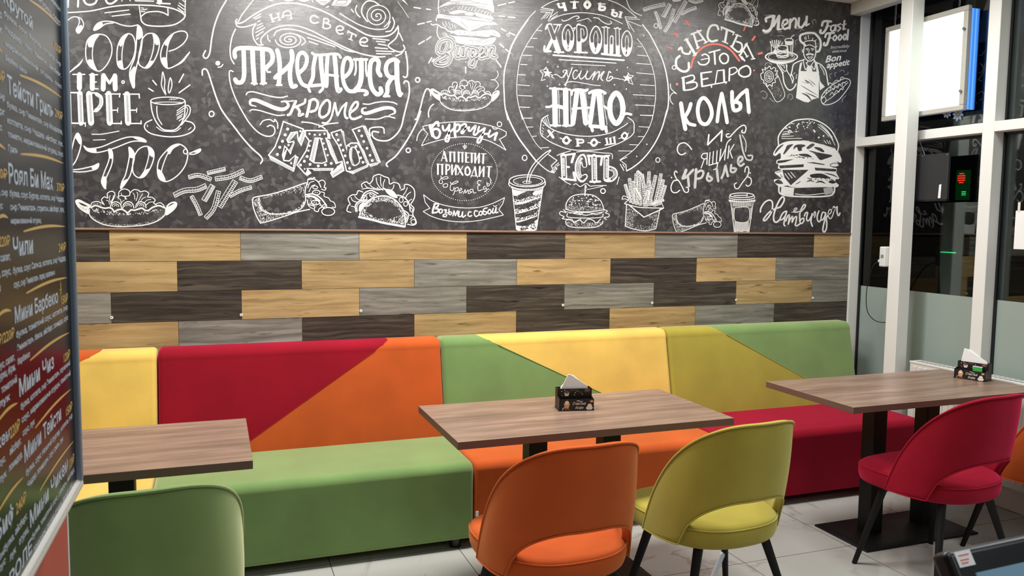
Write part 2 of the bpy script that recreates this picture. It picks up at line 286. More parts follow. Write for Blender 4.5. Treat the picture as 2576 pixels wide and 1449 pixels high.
# ================================================================ benches
def arc(cx, cy, r, a0, a1, n=6): return [(cx + r * math.cos(math.radians(a0 + (a1 - a0) * i / n)), cy + r * math.sin(math.radians(a0 + (a1 - a0) * i / n))) for i in range(n + 1)]
BACK_PROF = [(-0.325, 0.405)] + arc(-0.172, 0.872, 0.053, 190, 90) + arc(-0.115, 0.870, 0.055, 90, 0) + [(-0.06, 0.06), (-0.30, 0.06)]
SEAT_PROF = [(-0.82, 0.048)] + arc(-0.778, 0.374, 0.042, 180, 90, 7) + [(-0.30, 0.418), (-0.30, 0.048)]
def bench(xa, xb, seat_m, m_left, m_right, top_x, bot_x, label, tagged=False):
    root = empty('upholstered_bench', ((xa + xb) / 2, -0.45, 0)); tag(root, label, 'bench', 'velvet benches along the wall')
    cx = (xa + xb) / 2; h = (xb - xa) / 2 - 0.003
    sh = lambda pr: [(y + 0.45, z) for y, z in pr]
    o = MB(); o.prism(sh(SEAT_PROF), -h, h, 'x'); s = o.build('seat', seat_m, root, bevel=0.018, seg=4)
    o = MB(); o.prism(sh(BACK_PROF), -h, h, 'x'); me = o.mesh('backrest')
    bm = bmesh.new(); bm.from_mesh(me)
    p0 = Vector((top_x - cx, 0, 0.925)); p1 = Vector((bot_x - cx, 0, 0.42)); d = (p1 - p0).normalized(); nrm = Vector((d.z, 0, -d.x))
    if nrm.x < 0: nrm = -nrm
    bmesh.ops.bisect_plane(bm, geom=bm.verts[:] + bm.edges[:] + bm.faces[:], plane_co=p0, plane_no=nrm)
    for f in bm.faces: f.material_index = 1 if (f.calc_center_median() - p0).dot(nrm) > 0 else 0
    bm.to_mesh(me); bm.free()
    bk = link('backrest', me, [m_left, m_right], root)
    mo = bk.modifiers.new('bevel', 'BEVEL'); mo.width = 0.022; mo.segments = 4; mo.limit_method = 'ANGLE'; mo.angle_limit = math.radians(45)
    me.polygons.foreach_set('use_smooth', [True] * len(me.polygons)); me.set_sharp_from_angle(angle=math.radians(60)); wn = bk.modifiers.new('wn', 'WEIGHTED_NORMAL')
    # stitched seam where the two fabrics meet, down the front face
    sp = []
    for t in (0.04, 0.1, 0.3, 0.6, 0.98):
        z = 0.925 - t * (0.925 - 0.42); x = p0.x + (p1.x - p0.x) * t
        y = -0.224 - (0.872 - z) * 0.216 if z < 0.872 else -0.172 - math.sqrt(max(0, 0.053 ** 2 - (z - 0.872) ** 2))
        if -h < x < h: sp.append((x, y + 0.45 - 0.0005, z))
    if len(sp) > 1:
        o = MB(); o.tube(sp, 0.0016, 6); o.build('seam', m_left, bk, True)
    for sx in (-1, 1):
        for y in (-0.765, -0.16):
            o = MB(); o.tube([(sx * (h - 0.075), y + 0.45, 0), (sx * (h - 0.075), y + 0.45, 0.05)], [0.027, 0.031], 16); o.build('foot', BLACKPL, root, True)
    if tagged:
        o = MB(); o.box(-h + 0.004, -h + 0.018, -0.3735, -0.3705, 0.155, 0.18); t = o.build('care_tag', PAPER, s); t['label'] = 'small black and white fabric tag'
    return root
bench(-1.185, 0.215, YELLOW, ORANGE, YELLOW, -0.03, -1.08, 'bench with yellow seat and orange-yellow back, half hidden by the menu board')
bench(0.215, 1.617, GREEN, RED, ORANGE, 1.335, 0.545, 'bench with green seat and back split crimson above orange')
bench(1.617, 3.013, ORANGE, GREEN, YELLOW, 1.84, 2.88, 'bench with orange seat and back split green and yellow, behind the middle table', tagged=True)
bench(3.013, 4.40, RED, OLIVE, GREEN, 3.335, 4.29, 'bench with crimson seat and back split olive and green, next to the windows')

# ================================================================ tables
def table(cx, label):
    r = empty('dining_table', (cx, -1.295, 0)); tag(r, label, 'table', 'dining tables in a row')
    o = MB(); o.box(-0.6, 0.6, -0.304, 0.304, 0.720, 0.75)
    o.mi = [1] * 6; o.mi[1] = 0
    o.build('tabletop', [TABLE, TABLE_EDGE], r, bevel=0.0015, seg=2)
    for x in (-0.172, 0.172):
        o = MB(); o.box(x - 0.041, x + 0.041, -0.041, 0.041, 0.02, 0.714); o.box(x - 0.09, x + 0.09, -0.2, 0.2, 0.712, 0.72); o.build('column', BLACK, r, bevel=0.004)
    o = MB(); a, bq = 0.36, 0.18
    vs = [(-a, -bq, 0), (a, -bq, 0), (a, bq, 0), (-a, bq, 0), (-a, -bq, .008), (a, -bq, .008), (a, bq, .008), (-a, bq, .008), (-a + .03, -bq + .03, .022), (a - .03, -bq + .03, .022), (a - .03, bq - .03, .022), (-a + .03, bq - .03, .022)]
    o.add(vs, [(3, 2, 1, 0), (0, 1, 5, 4), (1, 2, 6, 5), (2, 3, 7, 6), (3, 0, 4, 7), (4, 5, 9, 8), (5, 6, 10, 9), (6, 7, 11, 10), (7, 4, 8, 11), (8, 9, 10, 11)])
    o.build('base_plate', BLACK, r, bevel=0.002)
    return r
table(-0.012, 'walnut topped table at the left, cut off by the menu board')
table(1.903, 'walnut topped table in the middle, behind the orange and the olive chair')
table(3.733, 'walnut topped table at the right, beside the windows')

# ================================================================ chairs
TH_M = 104.4
def sstep(t): t = max(0, min(1, t)); return t * t * (3 - 2 * t)
def shell_z(th):
    s = abs(th)
    zt = 0.863 - 0.463 * max(0, (s - 9.2) / (TH_M - 9.2)) ** 2.6
    q = max(0, min(1, (s - 13) / 46)); zb = 0.565 - 0.175 * (1 - math.sqrt(max(0, 1 - q ** 2.1)))
    return zb, max(zt, zb + 0.004)
def plan(th, a, bb, e=2.52):
    t = math.radians(th); c = math.cos(t); s = math.sin(t); rr = (abs(s) ** e + abs(c) ** e) ** (-1 / e)
    return a * s * rr * (1 - 0.049 * c * rr), -bb * c * rr
def shell_pt(th, z, off=0.0):
    k = z - 0.42; x, y = plan(th, 0.262 + off, 0.242 + off)
    return (x, y - 0.14 * k * max(0, math.cos(math.radians(th))) ** 0.7, z)
def chair(name, fab, x, y, rot, label):
    r = empty('dining_chair', (x, y, 0), math.radians(rot)); tag(r, label, 'chair', 'velvet chairs at the tables')
    NC, NR = 72, 14; TK = 0.030
    vs = []; fs = []
    for side in (0, 1):
        for i in range(NC + 1):
            th = -TH_M + 2 * TH_M * i / NC; zb, zt = shell_z(th)
            for j in range(NR + 1):
                t = j / NR; puff = 0.006 * math.sin(PI * t)
                g = 1 - 0.72 * sstep((abs(th) - 74) / 30); vs.append(shell_pt(th, zb + (zt - zb) * t, puff * g if side == 0 else -TK * g - puff * g))
    W = NR + 1; off = (NC + 1) * W
    for i in range(NC):
        for j in range(NR):
            a = i * W + j; fs.append((a, a + W, a + W + 1, a + 1)); a += off; fs.append((a, a + 1, a + W + 1, a + W))
    for i in range(NC):
        a, bq = i * W, (i + 1) * W; fs.append((a, a + off, bq + off, bq)); a += NR; bq += NR; fs.append((a, bq, bq + off, a + off))
    for j in range(NR):
        fs.append((j, j + 1, j + 1 + off, j + off)); a = NC * W + j; fs.append((a, a + off, a + 1 + off, a + 1))
    o = MB(); o.add(vs, fs); bk = o.build('backrest', fab, r, True, angle=180)
    md = bk.modifiers.new('sub', 'SUBSURF'); md.levels = 1; md.render_levels = 1
    # piping round the upper rim and round the opening
    top = []; bot = []
    for i in range(NC + 1):
        th = -TH_M + 2 * TH_M * i / NC; zb, zt = shell_z(th); top.append(shell_pt(th, zt - 0.004, 0.0005)); bot.append(shell_pt(th, zb + 0.004, 0.0))
    o = MB(); o.tube(top, 0.0046, 8); o.build('piping', fab, bk, True)
    o = MB(); o.tube(bot, 0.0030, 8); o.build('piping', fab, bk, True)
    # seat cushion
    M_ = 64; layers = [(0.0, 0.384, 0.16), (0.0, 0.384, 0.0), (-0.006, 0.392, 0), (0.0, 0.41, 0), (0.002, 0.435, 0), (0.0, 0.4535, 0), (-0.003, 0.4575, 0), (-0.004, 0.460, 0), (-0.010, 0.467, 0), (-0.024, 0.472, 0), (-0.07, 0.476, 0), (-0.15, 0.478, 0)]
    vs = []; fs = []
    def ring(ins, z):
        q = []
        for k in range(M_):
            th = 360.0 * k / M_; f = sstep((-math.cos(math.radians(th)) + 0.1) / 0.9)
            px, py = plan(th, 0.250 + 0.012 * f + ins, 0.232 + 0.055 * f + ins, 2.5 + 1.0 * f); q.append((px, py, z))
        return q
    L = [ring(-0.16, 0.384), ring(-0.012, 0.385)] + [ring(a, z) for a, z, _ in layers[2:]]
    for q in L: vs += q
    for i in range(len(L) - 1):
        for k in range(M_):
            k2 = (k + 1) % M_; fs.append((i * M_ + k, i * M_ + k2, (i + 1) * M_ + k2, (i + 1) * M_ + k))
    fs.append(tuple(range(M_ - 1, -1, -1))); fs.append(tuple((len(L) - 1) * M_ + k for k in range(M_)))
    o = MB(); o.add(vs, fs); st = o.build('seat', fab, r, True, angle=180)
    o = MB(); q = ring(0.0006, 0.4555); o.tube(q + [q[0]], 0.0026, 6, caps=False); o.build('piping', fab, st, True)
    for sx in (-1, 1):
        for yt, yb, xt in ((0.125, 0.199, 0.178), (-0.135, -0.212, 0.150)):
            o = MB(); o.tube([(sx * xt, yt, 0.386), (sx * 0.267, yb, 0.0)], [0.0185, 0.0110], 16); o.build('leg', BLACK, r, True, angle=60)
    return r
chair('dining_chair', GREEN, 0.280, -1.874, 5.1, 'green velvet chair at the left table, beside the menu board')
chair('dining_chair', ORANGE, 1.579, -1.851, 2.5, 'orange velvet chair nearest the camera at the middle table')
chair('dining_chair', OLIVE, 2.264, -1.785, 4.6, 'olive yellow velvet chair at the middle table, right of the orange one')
chair('dining_chair', RED, 3.515, -1.716, 6.3, 'crimson velvet chair with black legs at the right table')
chair('dining_chair', ORANGE, 4.165, -1.74, 4, 'orange velvet chair at the right table, mostly hidden behind the crimson one')
# ================================================================ chalkboard mural on the upper wall
def chalk(name, v, r=0.75):
    return simple(name, lin(v, v, v * 0.985), r, var=0.05, scale=60)
CH_W = chalk('white_chalk_paint', 226); CH_G = chalk('grey_chalk_paint', 188)
CH_P = simple('coral_chalk_paint', lin(228, 118, 104), 0.75)
m, ns, ls, b = new_mat('chalkboard_paint')
tc = N(ns, 'ShaderNodeTexCoord')
wr = N(ns, 'ShaderNodeTexNoise'); wr.inputs['Scale'].default_value = 9; ls.new(tc.outputs['Object'], wr.inputs['Vector'])
wa = N(ns, 'ShaderNodeVectorMath', operation='MULTIPLY_ADD'); ls.new(wr.outputs['Color'], wa.inputs[0]); wa.inputs[1].default_value = (0.05, 0.05, 0.05); ls.new(tc.outputs['Object'], wa.inputs[2])
vo = N(ns, 'ShaderNodeTexVoronoi'); vo.inputs['Scale'].default_value = 46; ls.new(wa.outputs[0], vo.inputs['Vector'])
sp = N(ns, 'ShaderNodeSeparateColor'); ls.new(vo.outputs['Color'], sp.inputs[0])
cl = N(ns, 'ShaderNodeTexNoise'); cl.inputs['Scale'].default_value = 2.2; cl.inputs['Detail'].default_value = 3; ls.new(tc.outputs['Object'], cl.inputs['Vector'])
th = N(ns, 'ShaderNodeMapRange'); th.inputs[1].default_value = 0.56; th.inputs[2].default_value = 0.95; ls.new(sp.outputs[0], th.inputs[0])
cm = N(ns, 'ShaderNodeMapRange'); cm.inputs[1].default_value = 0.34; cm.inputs[2].default_value = 0.56; ls.new(cl.outputs['Fac'], cm.inputs[0])
mu = N(ns, 'ShaderNodeMath', operation='MULTIPLY'); ls.new(th.outputs[0], mu.inputs[0]); ls.new(cm.outputs[0], mu.inputs[1])
n3 = N(ns, 'ShaderNodeTexNoise'); n3.inputs['Scale'].default_value = 16; n3.inputs['Detail'].default_value = 4; ls.new(tc.outputs['Object'], n3.inputs['Vector'])
rp = N(ns, 'ShaderNodeValToRGB'); rp.color_ramp.elements[0].position = 0.3; rp.color_ramp.elements[0].color = lin(44, 41, 43); rp.color_ramp.elements[1].position = 0.72; rp.color_ramp.elements[1].color = lin(64, 60, 61)
ls.new(n3.outputs['Fac'], rp.inputs[0])
mx = N(ns, 'ShaderNodeMix', data_type='RGBA'); ls.new(mu.outputs[0], mx.inputs[0]); ls.new(rp.outputs[0], mx.inputs[6]); mx.inputs[7].default_value = lin(84, 82, 81)
ls.new(mx.outputs[2], b.inputs['Base Color']); b.inputs['Roughness'].default_value = 0.34; b.inputs['Specular IOR Level'].default_value = 0.75
gm = N(ns, 'ShaderNodeMapping'); gm.inputs['Scale'].default_value = (6, 1, 900); ls.new(tc.outputs['Object'], gm.inputs[0])
gn = N(ns, 'ShaderNodeTexNoise'); gn.inputs['Scale'].default_value = 1.0; gn.inputs['Detail'].default_value = 2; ls.new(gm.outputs[0], gn.inputs['Vector'])
bp = N(ns, 'ShaderNodeBump'); bp.inputs['Strength'].default_value = 0.35; bp.inputs['Distance'].default_value = 0.001; ls.new(gn.outputs['Fac'], bp.inputs['Height']); ls.new(bp.outputs['Normal'], b.inputs['Normal'])
BOARD_PAINT = m
mural = empty('chalkboard_mural', (1.0, -0.001, 2.2)); tag(mural, 'black chalkboard mural with white food drawings and lettering on the wall', 'mural')
MO = Vector((1.0, -0.001, 2.2))
o = MB(); o.box(-3.0 - MO.x, X_R - MO.x, -0.003, 0.012, Z_TOP + 0.0135 - MO.z, CEIL_Z - 0.001 - MO.z); o.build('board_panel', BOARD_PAINT, mural)
class Draw:                            # strokes painted on the wall, points measured in photo crops
    def __init__(s, name, ox, oy, sc):
        s.name = name; s.o = (ox, oy, sc); s.lay = 0; s.v = []; s.f = []; s.mi = []; s.aff = (1, 0, 1, 0); s.rnd = random.Random(name)
    def P(s, q):
        x = q[0] * s.aff[0] + s.aff[1]; y = q[1] * s.aff[2] + s.aff[3]
        p = on_y(s.o[0] + x / s.o[2], s.o[1] + y / s.o[2], -0.004); return (p.x - MO.x, p.z - MO.z)
    def put(s, pts, faces, mi):
        y = -0.0036 - s.lay * 4e-6; s.lay += 1; n = len(s.v)
        for p in pts: x, z = s.P(p); s.v.append((x, y, z))
        for f in faces:
            a, bq, c = s.v[n + f[0]], s.v[n + f[1]], s.v[n + f[2]]
            ar = (bq[0] - a[0]) * (c[2] - a[2]) - (bq[2] - a[2]) * (c[0] - a[0])
            s.f.append(tuple(n + i for i in (f if ar > 0 else f[::-1]))); s.mi.append(mi)
    def disc(s, c, r, mi, n=9, ry=None): s.put([(c[0] + r * math.cos(2 * PI * k / n), c[1] + (ry or r) * math.sin(2 * PI * k / n)) for k in range(n)], [tuple(range(n))], mi)
    def stroke(s, pts, w, mi, closed=False, taper=False, caps=True):
        if w < 18: w *= 0.92
        P = [Vector((p[0], p[1])) for p in pts]
        Q = [P[0]]
        for p in P[1:]:
            if (p - Q[-1]).length > 0.3: Q.append(p)
        P = Q; n = len(P)
        if n < 2: return
        if closed and (P[0] - P[-1]).length < 0.5: P.pop(); n -= 1
        L = []; R = []
        for i, p in enumerate(P):
            if closed: d1 = p - P[i - 1]; d2 = P[(i + 1) % n] - p
            else: d1 = p - P[max(i - 1, 0)] if i else P[1] - P[0]; d2 = (P[min(i + 1, n - 1)] - p) if i < n - 1 else d1
            d1 = d1.normalized(); d2 = d2.normalized(); t = (d1 + d2)
            t = t.normalized() if t.length > 0.05 else d1
            nn = Vector((-t.y, t.x)); k = min(1.6, 1 / max(0.3, nn.dot(Vector((-d1.y, d1.x)))))
            hw = w / 2 * (max(0.12, math.sin(PI * i / (n - 1)) ** 0.7) if taper else 1.0)
            L.append(p + nn * hw * k); R.append(p - nn * hw * k)
        m_ = n if closed else n - 1
        s.put([tuple(q) for q in L + R], [(i, (i + 1) % n, n + (i + 1) % n, n + i) for i in range(m_)], mi)
        if caps and not closed and not taper and w > 9:
            s.disc(P[0], w * 0.46, mi); s.disc(P[-1], w * 0.46, mi)
    def fill(s, pts, mi):
        t = geometry.tessellate_polygon([[Vector((p[0], p[1], 0)) for p in pts]]); s.put(pts, [tuple(f) for f in t], mi)
    def inside(s, p, poly):
        c = False; j = len(poly) - 1
        for i in range(len(poly)):
            a, bq = poly[i], poly[j]
            if (a[1] > p[1]) != (bq[1] > p[1]) and p[0] < (bq[0] - a[0]) * (p[1] - a[1]) / (bq[1] - a[1]) + a[0]: c = not c
            j = i
        return c
    def run(s, text):
        for line in text.replace('\n', ';').split(';'):
            line = line.strip()
            if not line: continue
            if line[0] == '@': s.done(); s.name = line[1:]; s.v = []; s.f = []; s.mi = []; continue
            head, body = line.split(':'); a = head.split(); op = a[0]; mi = 0
            while op[0] in '-*~': mi = {'-': 1, '*': 2, '~': 3}[op[0]]; op = op[1:]
            ar = [float(q) for q in a[1:]]
            pts = [tuple(float(c) for c in q.split(',')) for q in body.split()]
            if op in 'sct':
                q = spline([(p[0], p[1], 0) for p in pts], 6, op == 'c'); s.stroke(q, ar[0], mi, op == 'c', op == 't')
            elif op == 'l': s.stroke(pts, ar[0], mi)
            elif op == 'm':                    # separate straight marks, two points each
                for i in range(0, len(pts) - 1, 2): s.stroke(pts[i:i + 2], ar[0], mi)
            elif op == 'p': s.stroke(pts, ar[0], mi, True)
            elif op == 'f': s.fill([(q.x, q.y) for q in spline([(p[0], p[1], 0) for p in pts], 4, True)], mi)
            elif op == 'F': s.fill(pts, mi)
            elif op == 'd':
                for p in pts: s.disc(p, ar[0], mi)
            elif op == 'e':
                c, r = pts; s.stroke([(c[0] + r[0] * math.cos(2 * PI * k / 40), c[1] + r[1] * math.sin(2 * PI * k / 40)) for k in range(40)], ar[0], mi, True)
            elif op == 'o':
                c, r = pts; n = int(ar[1])
                for k in range(n): s.disc((c[0] + r[0] * math.cos(2 * PI * k / n), c[1] + r[1] * math.sin(2 * PI * k / n)), ar[0], mi, 7)
            elif op == 'v':                    # spiral: width turns ; centre, radii, start angle
                c, r = pts[:2]; a0 = pts[2][0] if len(pts) > 2 else 0; n = int(26 * ar[1])
                s.stroke([(c[0] + r[0] * k / n * math.cos(math.radians(a0) + 2 * PI * ar[1] * k / n), c[1] + r[1] * k / n * math.sin(math.radians(a0) + 2 * PI * ar[1] * k / n)) for k in range(1, n + 1)], ar[0], mi)
            elif op == 'x':                    # stipple: radius, count inside the outline
                xs = [p[0] for p in pts]; ys = [p[1] for p in pts]; k = 0; t = 0
                while k < ar[1] and t < 20000:
                    t += 1; p = (s.rnd.uniform(min(xs), max(xs)), s.rnd.uniform(min(ys), max(ys)))
                    if s.inside(p, pts): s.disc(p, ar[0] * s.rnd.uniform(0.45, 1), mi, 5); k += 1
            elif op == 'h':                    # ladder of ticks: width count half-length
                q = spline([(p[0], p[1], 0) for p in pts], 8); n = int(ar[1])
                for k in range(n):
                    u = (k + 0.5) / n * (len(q) - 1); i = min(int(u), len(q) - 2); p = q[i].lerp(q[i + 1], u - i); d = (q[i + 1] - q[i]).normalized(); nn = Vector((-d.y, d.x, 0))
                    s.stroke([(p + nn * ar[2])[:2], (p - nn * ar[2])[:2]], ar[0], mi, caps=False)
            elif op == 'y':                    # one chip: body width, drawn as a hatched stick
                W = ar[0]; q = spline([(p[0], p[1], 0) for p in pts], 8); n = len(q); U = []; M_ = []; D = []
                for i, p in enumerate(q):
                    d = (q[min(i + 1, n - 1)] - q[max(i - 1, 0)]).normalized(); nn = Vector((-d.y, d.x, 0)); U.append((p + nn * W / 2)[:2]); D.append((p - nn * W / 2)[:2]); M_.append(p[:2])
                s.fill(U + D[::-1], 1)
                for q2 in (U, D, M_): s.stroke(q2, 7, mi, caps=False)
                s.stroke([U[0], D[0]], 7, mi, caps=False); s.stroke([U[-1], D[-1]], 7, mi, caps=False)
                for i in range(1, n - 1):
                    s.stroke([M_[i], U[i]], 7, mi, caps=False)
                    if i % 2: s.disc(((M_[i][0] + D[i][0]) / 2, (M_[i][1] + D[i][1]) / 2), 4, mi, 6)
            elif op == 'z':                    # five-pointed star
                c = pts[0]; R = ar[0]; a0 = math.radians(ar[1] - 90); s.fill([(c[0] + (R if k % 2 == 0 else R * 0.42) * math.cos(a0 + PI * k / 5), c[1] + (R if k % 2 == 0 else R * 0.42) * math.sin(a0 + PI * k / 5)) for k in range(10)], mi)
        return s
    def text(s, body, a, bq, hcap, shear=0.0, mi=0, bold=0.0):
        q, fs = glyphs(body, bold, shear); w = max(p[0] for p in q); d = (bq[0] - a[0], bq[1] - a[1])
        s.put([(a[0] + d[0] * p[0] / w, a[1] + d[1] * p[0] / w - hcap * p[1]) for p in q], fs, mi)
    def done(s, label=None):
        if not s.v: return
        me = bpy.data.meshes.new(s.name); me.from_pydata(s.v, [], s.f); me.update(); me.polygons.foreach_set('material_index', s.mi)
        o = link(s.name, me, [CH_W, BOARD_PAINT, CH_P, CH_G], mural)
        if label: o['label'] = label
        return o
_gl = {}
def glyphs(body, bold=0.0, shear=0.0):  # lettering outline in units of the cap height
    k = (body, bold, shear)
    if k not in _gl:
        c = bpy.data.curves.new('lettering', 'FONT'); c.body = body; c.offset = bold; c.shear = shear; c.resolution_u = 2
        o = bpy.data.objects.new('lettering', c); COL.objects.link(o); dg = bpy.context.evaluated_depsgraph_get(); me = o.evaluated_get(dg).to_mesh()
        x0 = min(v.co.x for v in me.vertices); _gl[k] = ([((v.co.x - x0) / 0.73, v.co.y / 0.73) for v in me.vertices], [tuple(p.vertices) for p in me.polygons])
        o.evaluated_get(dg).to_mesh_clear(); bpy.data.objects.remove(o); bpy.data.curves.remove(c)
    return _gl[k]
A = lambda n: Draw(n, 160, 0, 4.770)
B = lambda n: Draw(n, 160, 290, 4.770)
A('top_left_lettering').run('''l 24:55,0 50,86;l 24:176,0 172,82;s 24:240,0 270,45 320,58 375,40 400,0;s 24:505,0 530,38 580,42 640,0;l 12:700,0 700,18;l 14:795,0 800,12
l 16:860,10 1080,14;l 18:1120,38 1280,46;l 60:1150,0 1152,30
s 17:50,152 200,143 350,128 550,85 750,62 950,62 1130,72 1290,98 1400,140 1455,185;s 14:1462,0 1458,100 1460,195;l 14:905,65 925,200;s 16:925,200 1000,150 1120,138 1200,155 1255,185;l 15:1255,185 1250,95
s 17:925,200 940,260 1010,305 1180,315 1330,295 1430,235 1460,190;m 12:1385,35 1445,75 1375,62 1445,115 1370,95 1445,150 1430,5 1455,22 930,95 960,100 930,122 1000,110 930,142 975,138;m 14:495,155 785,120 580,195 800,170''').done()
A('coffee_lettering').run('''s 14:50,245 100,208 160,205 190,245 180,300 150,360 180,400 225,345 240,290 215,230 165,203;f:150,360 180,400 225,340 215,300 178,320;t 24:70,870 130,820 190,770 235,705;l 14:70,870 130,818 190,768
c 15:265,620 280,500 340,430 430,410 520,440 575,540 575,650 530,760 460,840 400,850 320,800 275,720;s 13:430,412 370,500 345,620 355,740 400,848;f:290,500 350,425 430,412 385,480 350,560 300,560;f:285,730 340,720 395,848 320,800
c 15:640,650 655,540 700,450 770,405 830,430 860,520 855,630 820,730 760,815 700,828 650,780;s 13:775,405 730,480 705,600 700,720 715,828;f:665,520 720,435 775,408 735,480 690,560;f:650,740 695,730 712,826 665,790
s 15:890,300 880,400 870,560 850,700 800,830 795,930 830,1045 850,1040 850,930 880,780 930,600 945,430 930,340 890,298;f:885,310 930,350 940,440 885,470;f:800,880 860,800 850,1035 830,1040
s 15:885,300 800,315 700,300 600,265 500,255 420,275 375,320 365,365 430,340 500,290 600,275;f:370,360 375,320 440,265 470,300
c 15:945,470 1000,410 1070,402 1125,440 1150,520 1130,630 1080,740 1020,810 960,812 905,770 900,690 925,560;s 13:1070,402 1085,500 1070,620 1030,740 980,812;f:1075,405 1130,445 1148,520 1110,540 1085,480;f:985,815 1030,740 1080,735 1030,800
s 15:1265,615 1350,585 1440,520 1485,440 1465,385 1390,375 1290,420 1200,530 1165,650 1180,750 1240,818 1320,800 1420,735 1490,660 1510,625;s 13:1320,400 1265,500 1240,620 1235,730 1245,815;f:1215,520 1320,405 1280,480 1250,550;f:1175,700 1235,700 1245,815 1200,790;t 26:1330,800 1430,730 1508,625
@then_word_lettering;l 16:110,893 255,893;l 60:190,893 190,1062;l 60:345,900 345,1066;m 16:310,897 410,897 345,985 395,985 340,1066 415,1066;l 58:480,905 475,1072;l 58:615,908 620,1072;m 30:490,905 550,1000 550,1000 610,905;e 15:714,985 15,15
@kinder_word_lettering;l 18:70,1112 215,1112;l 64:195,1118 210,1480;l 10:85,1130 95,1480;l 18:85,1478 255,1480;l 14:262,1470 262,1518
l 74:305,1125 330,1475;s 18:310,1118 390,1118 430,1150;s 46:395,1128 445,1170 452,1240 420,1300 385,1328;l 14:350,1340 410,1335
l 74:540,1125 555,1475;m 16:500,1128 680,1128 675,1122 670,1165 570,1322 648,1322 560,1482 698,1482 692,1455 690,1490;m 12:650,1295 648,1348
l 74:760,1130 775,1475;m 16:715,1130 910,1130 905,1128 910,1178 800,1322 876,1322 775,1482 935,1482 930,1450 928,1488;m 12:880,1298 876,1348
-h 5 26 13:200,1140 212,1460;-h 5 26 13:312,1140 332,1460;-h 5 26 13:543,1140 556,1460;-h 5 26 13:763,1145 776,1460;-h 5 10 10:400,1140 445,1190 450,1240 420,1300''').done()
A('coffee_cup_drawing').run('''e 13:1250,1210 205,45;e 8:1255,1238 172,14;s 15:1045,1215 1060,1330 1090,1420 1130,1490 1190,1550 1270,1565 1340,1555 1400,1500 1440,1420 1455,1330 1460,1220
s 14:1455,1275 1490,1265 1520,1300 1510,1370 1460,1440 1415,1500;s 10:1450,1300 1472,1288 1490,1312 1475,1370 1440,1430;s 13:1120,1275 1120,1350 1135,1420 1180,1495
m 11:1360,1330 1445,1270 1360,1355 1445,1300 1355,1382 1435,1332 1365,1408 1430,1366 1385,1450 1430,1420 1360,1430 1420,1395;m 6:1265,1198 1300,1180 1290,1200 1330,1180 1320,1200 1370,1180
s 15:1060,1438 990,1473 970,1523 1000,1573 1080,1613 1250,1641 1400,1633 1520,1593 1575,1533 1540,1473 1450,1448;s 11:1115,1523 1180,1568 1280,1578 1350,1573 1405,1533;m 10:1003,1500 1008,1520 1498,1560 1530,1530
c 13:1190,865 1180,950 1175,1030 1225,1135 1210,1050 1215,970;c 13:1280,935 1255,1060 1270,1115 1300,1020;m 16:1070,965 1115,1020 1020,1060 1075,1095 1440,890 1385,990 1515,1020 1385,1115''').done()
B('morning_lettering').run('''s 16:95,620 150,540 200,400 210,290 170,215 130,280 95,430;f:140,260 170,213 208,290 195,350 160,300;s 15:90,655 200,645 350,610 420,580 400,640 300,670 200,680 95,675;f:340,615 425,578 395,640 350,650
s 12:340,228 470,225 665,190;l 10:355,298 500,292
c 15:245,370 300,400 450,380 620,310 760,265 880,262 960,285 990,320 900,310 800,320 620,390 450,440 350,445 280,420;f:245,370 300,400 380,395 390,443 300,430;f:830,262 930,270 990,320 900,300
c 15:540,410 575,420 590,490 575,600 520,730 495,800 505,880 475,850 455,790 490,680 530,580 550,500;f:540,410 585,440 580,520 550,500;f:470,740 515,750 505,878 460,810
c 15:785,385 835,430 850,500 825,620 790,740 690,880 700,800 740,720 770,600 790,480;f:785,385 845,450 835,510 795,500;f:700,800 780,765 690,880
c 15:845,500 900,410 980,372 1050,395 1085,460 1070,560 1020,670 960,740 890,745 835,690 830,590;s 13:1010,375 1025,460 1000,580 960,690 910,748;f:1015,378 1080,430 1085,500 1035,480;f:920,745 965,670 1035,640 970,735
c 15:1260,400 1330,355 1400,350 1470,400 1490,480 1460,600 1390,700 1300,770 1220,795 1150,760 1125,660 1150,530;s 13:1310,380 1250,460 1200,580 1175,690 1215,795;f:1250,410 1360,352 1400,355 1320,400 1270,470;f:1130,650 1180,680 1225,790 1160,770
e 12:1463,435 25,28;s 14:1480,470 1550,440 1640,405 1630,440 1560,468 1480,462;f:1550,440 1642,402 1630,445''').done()
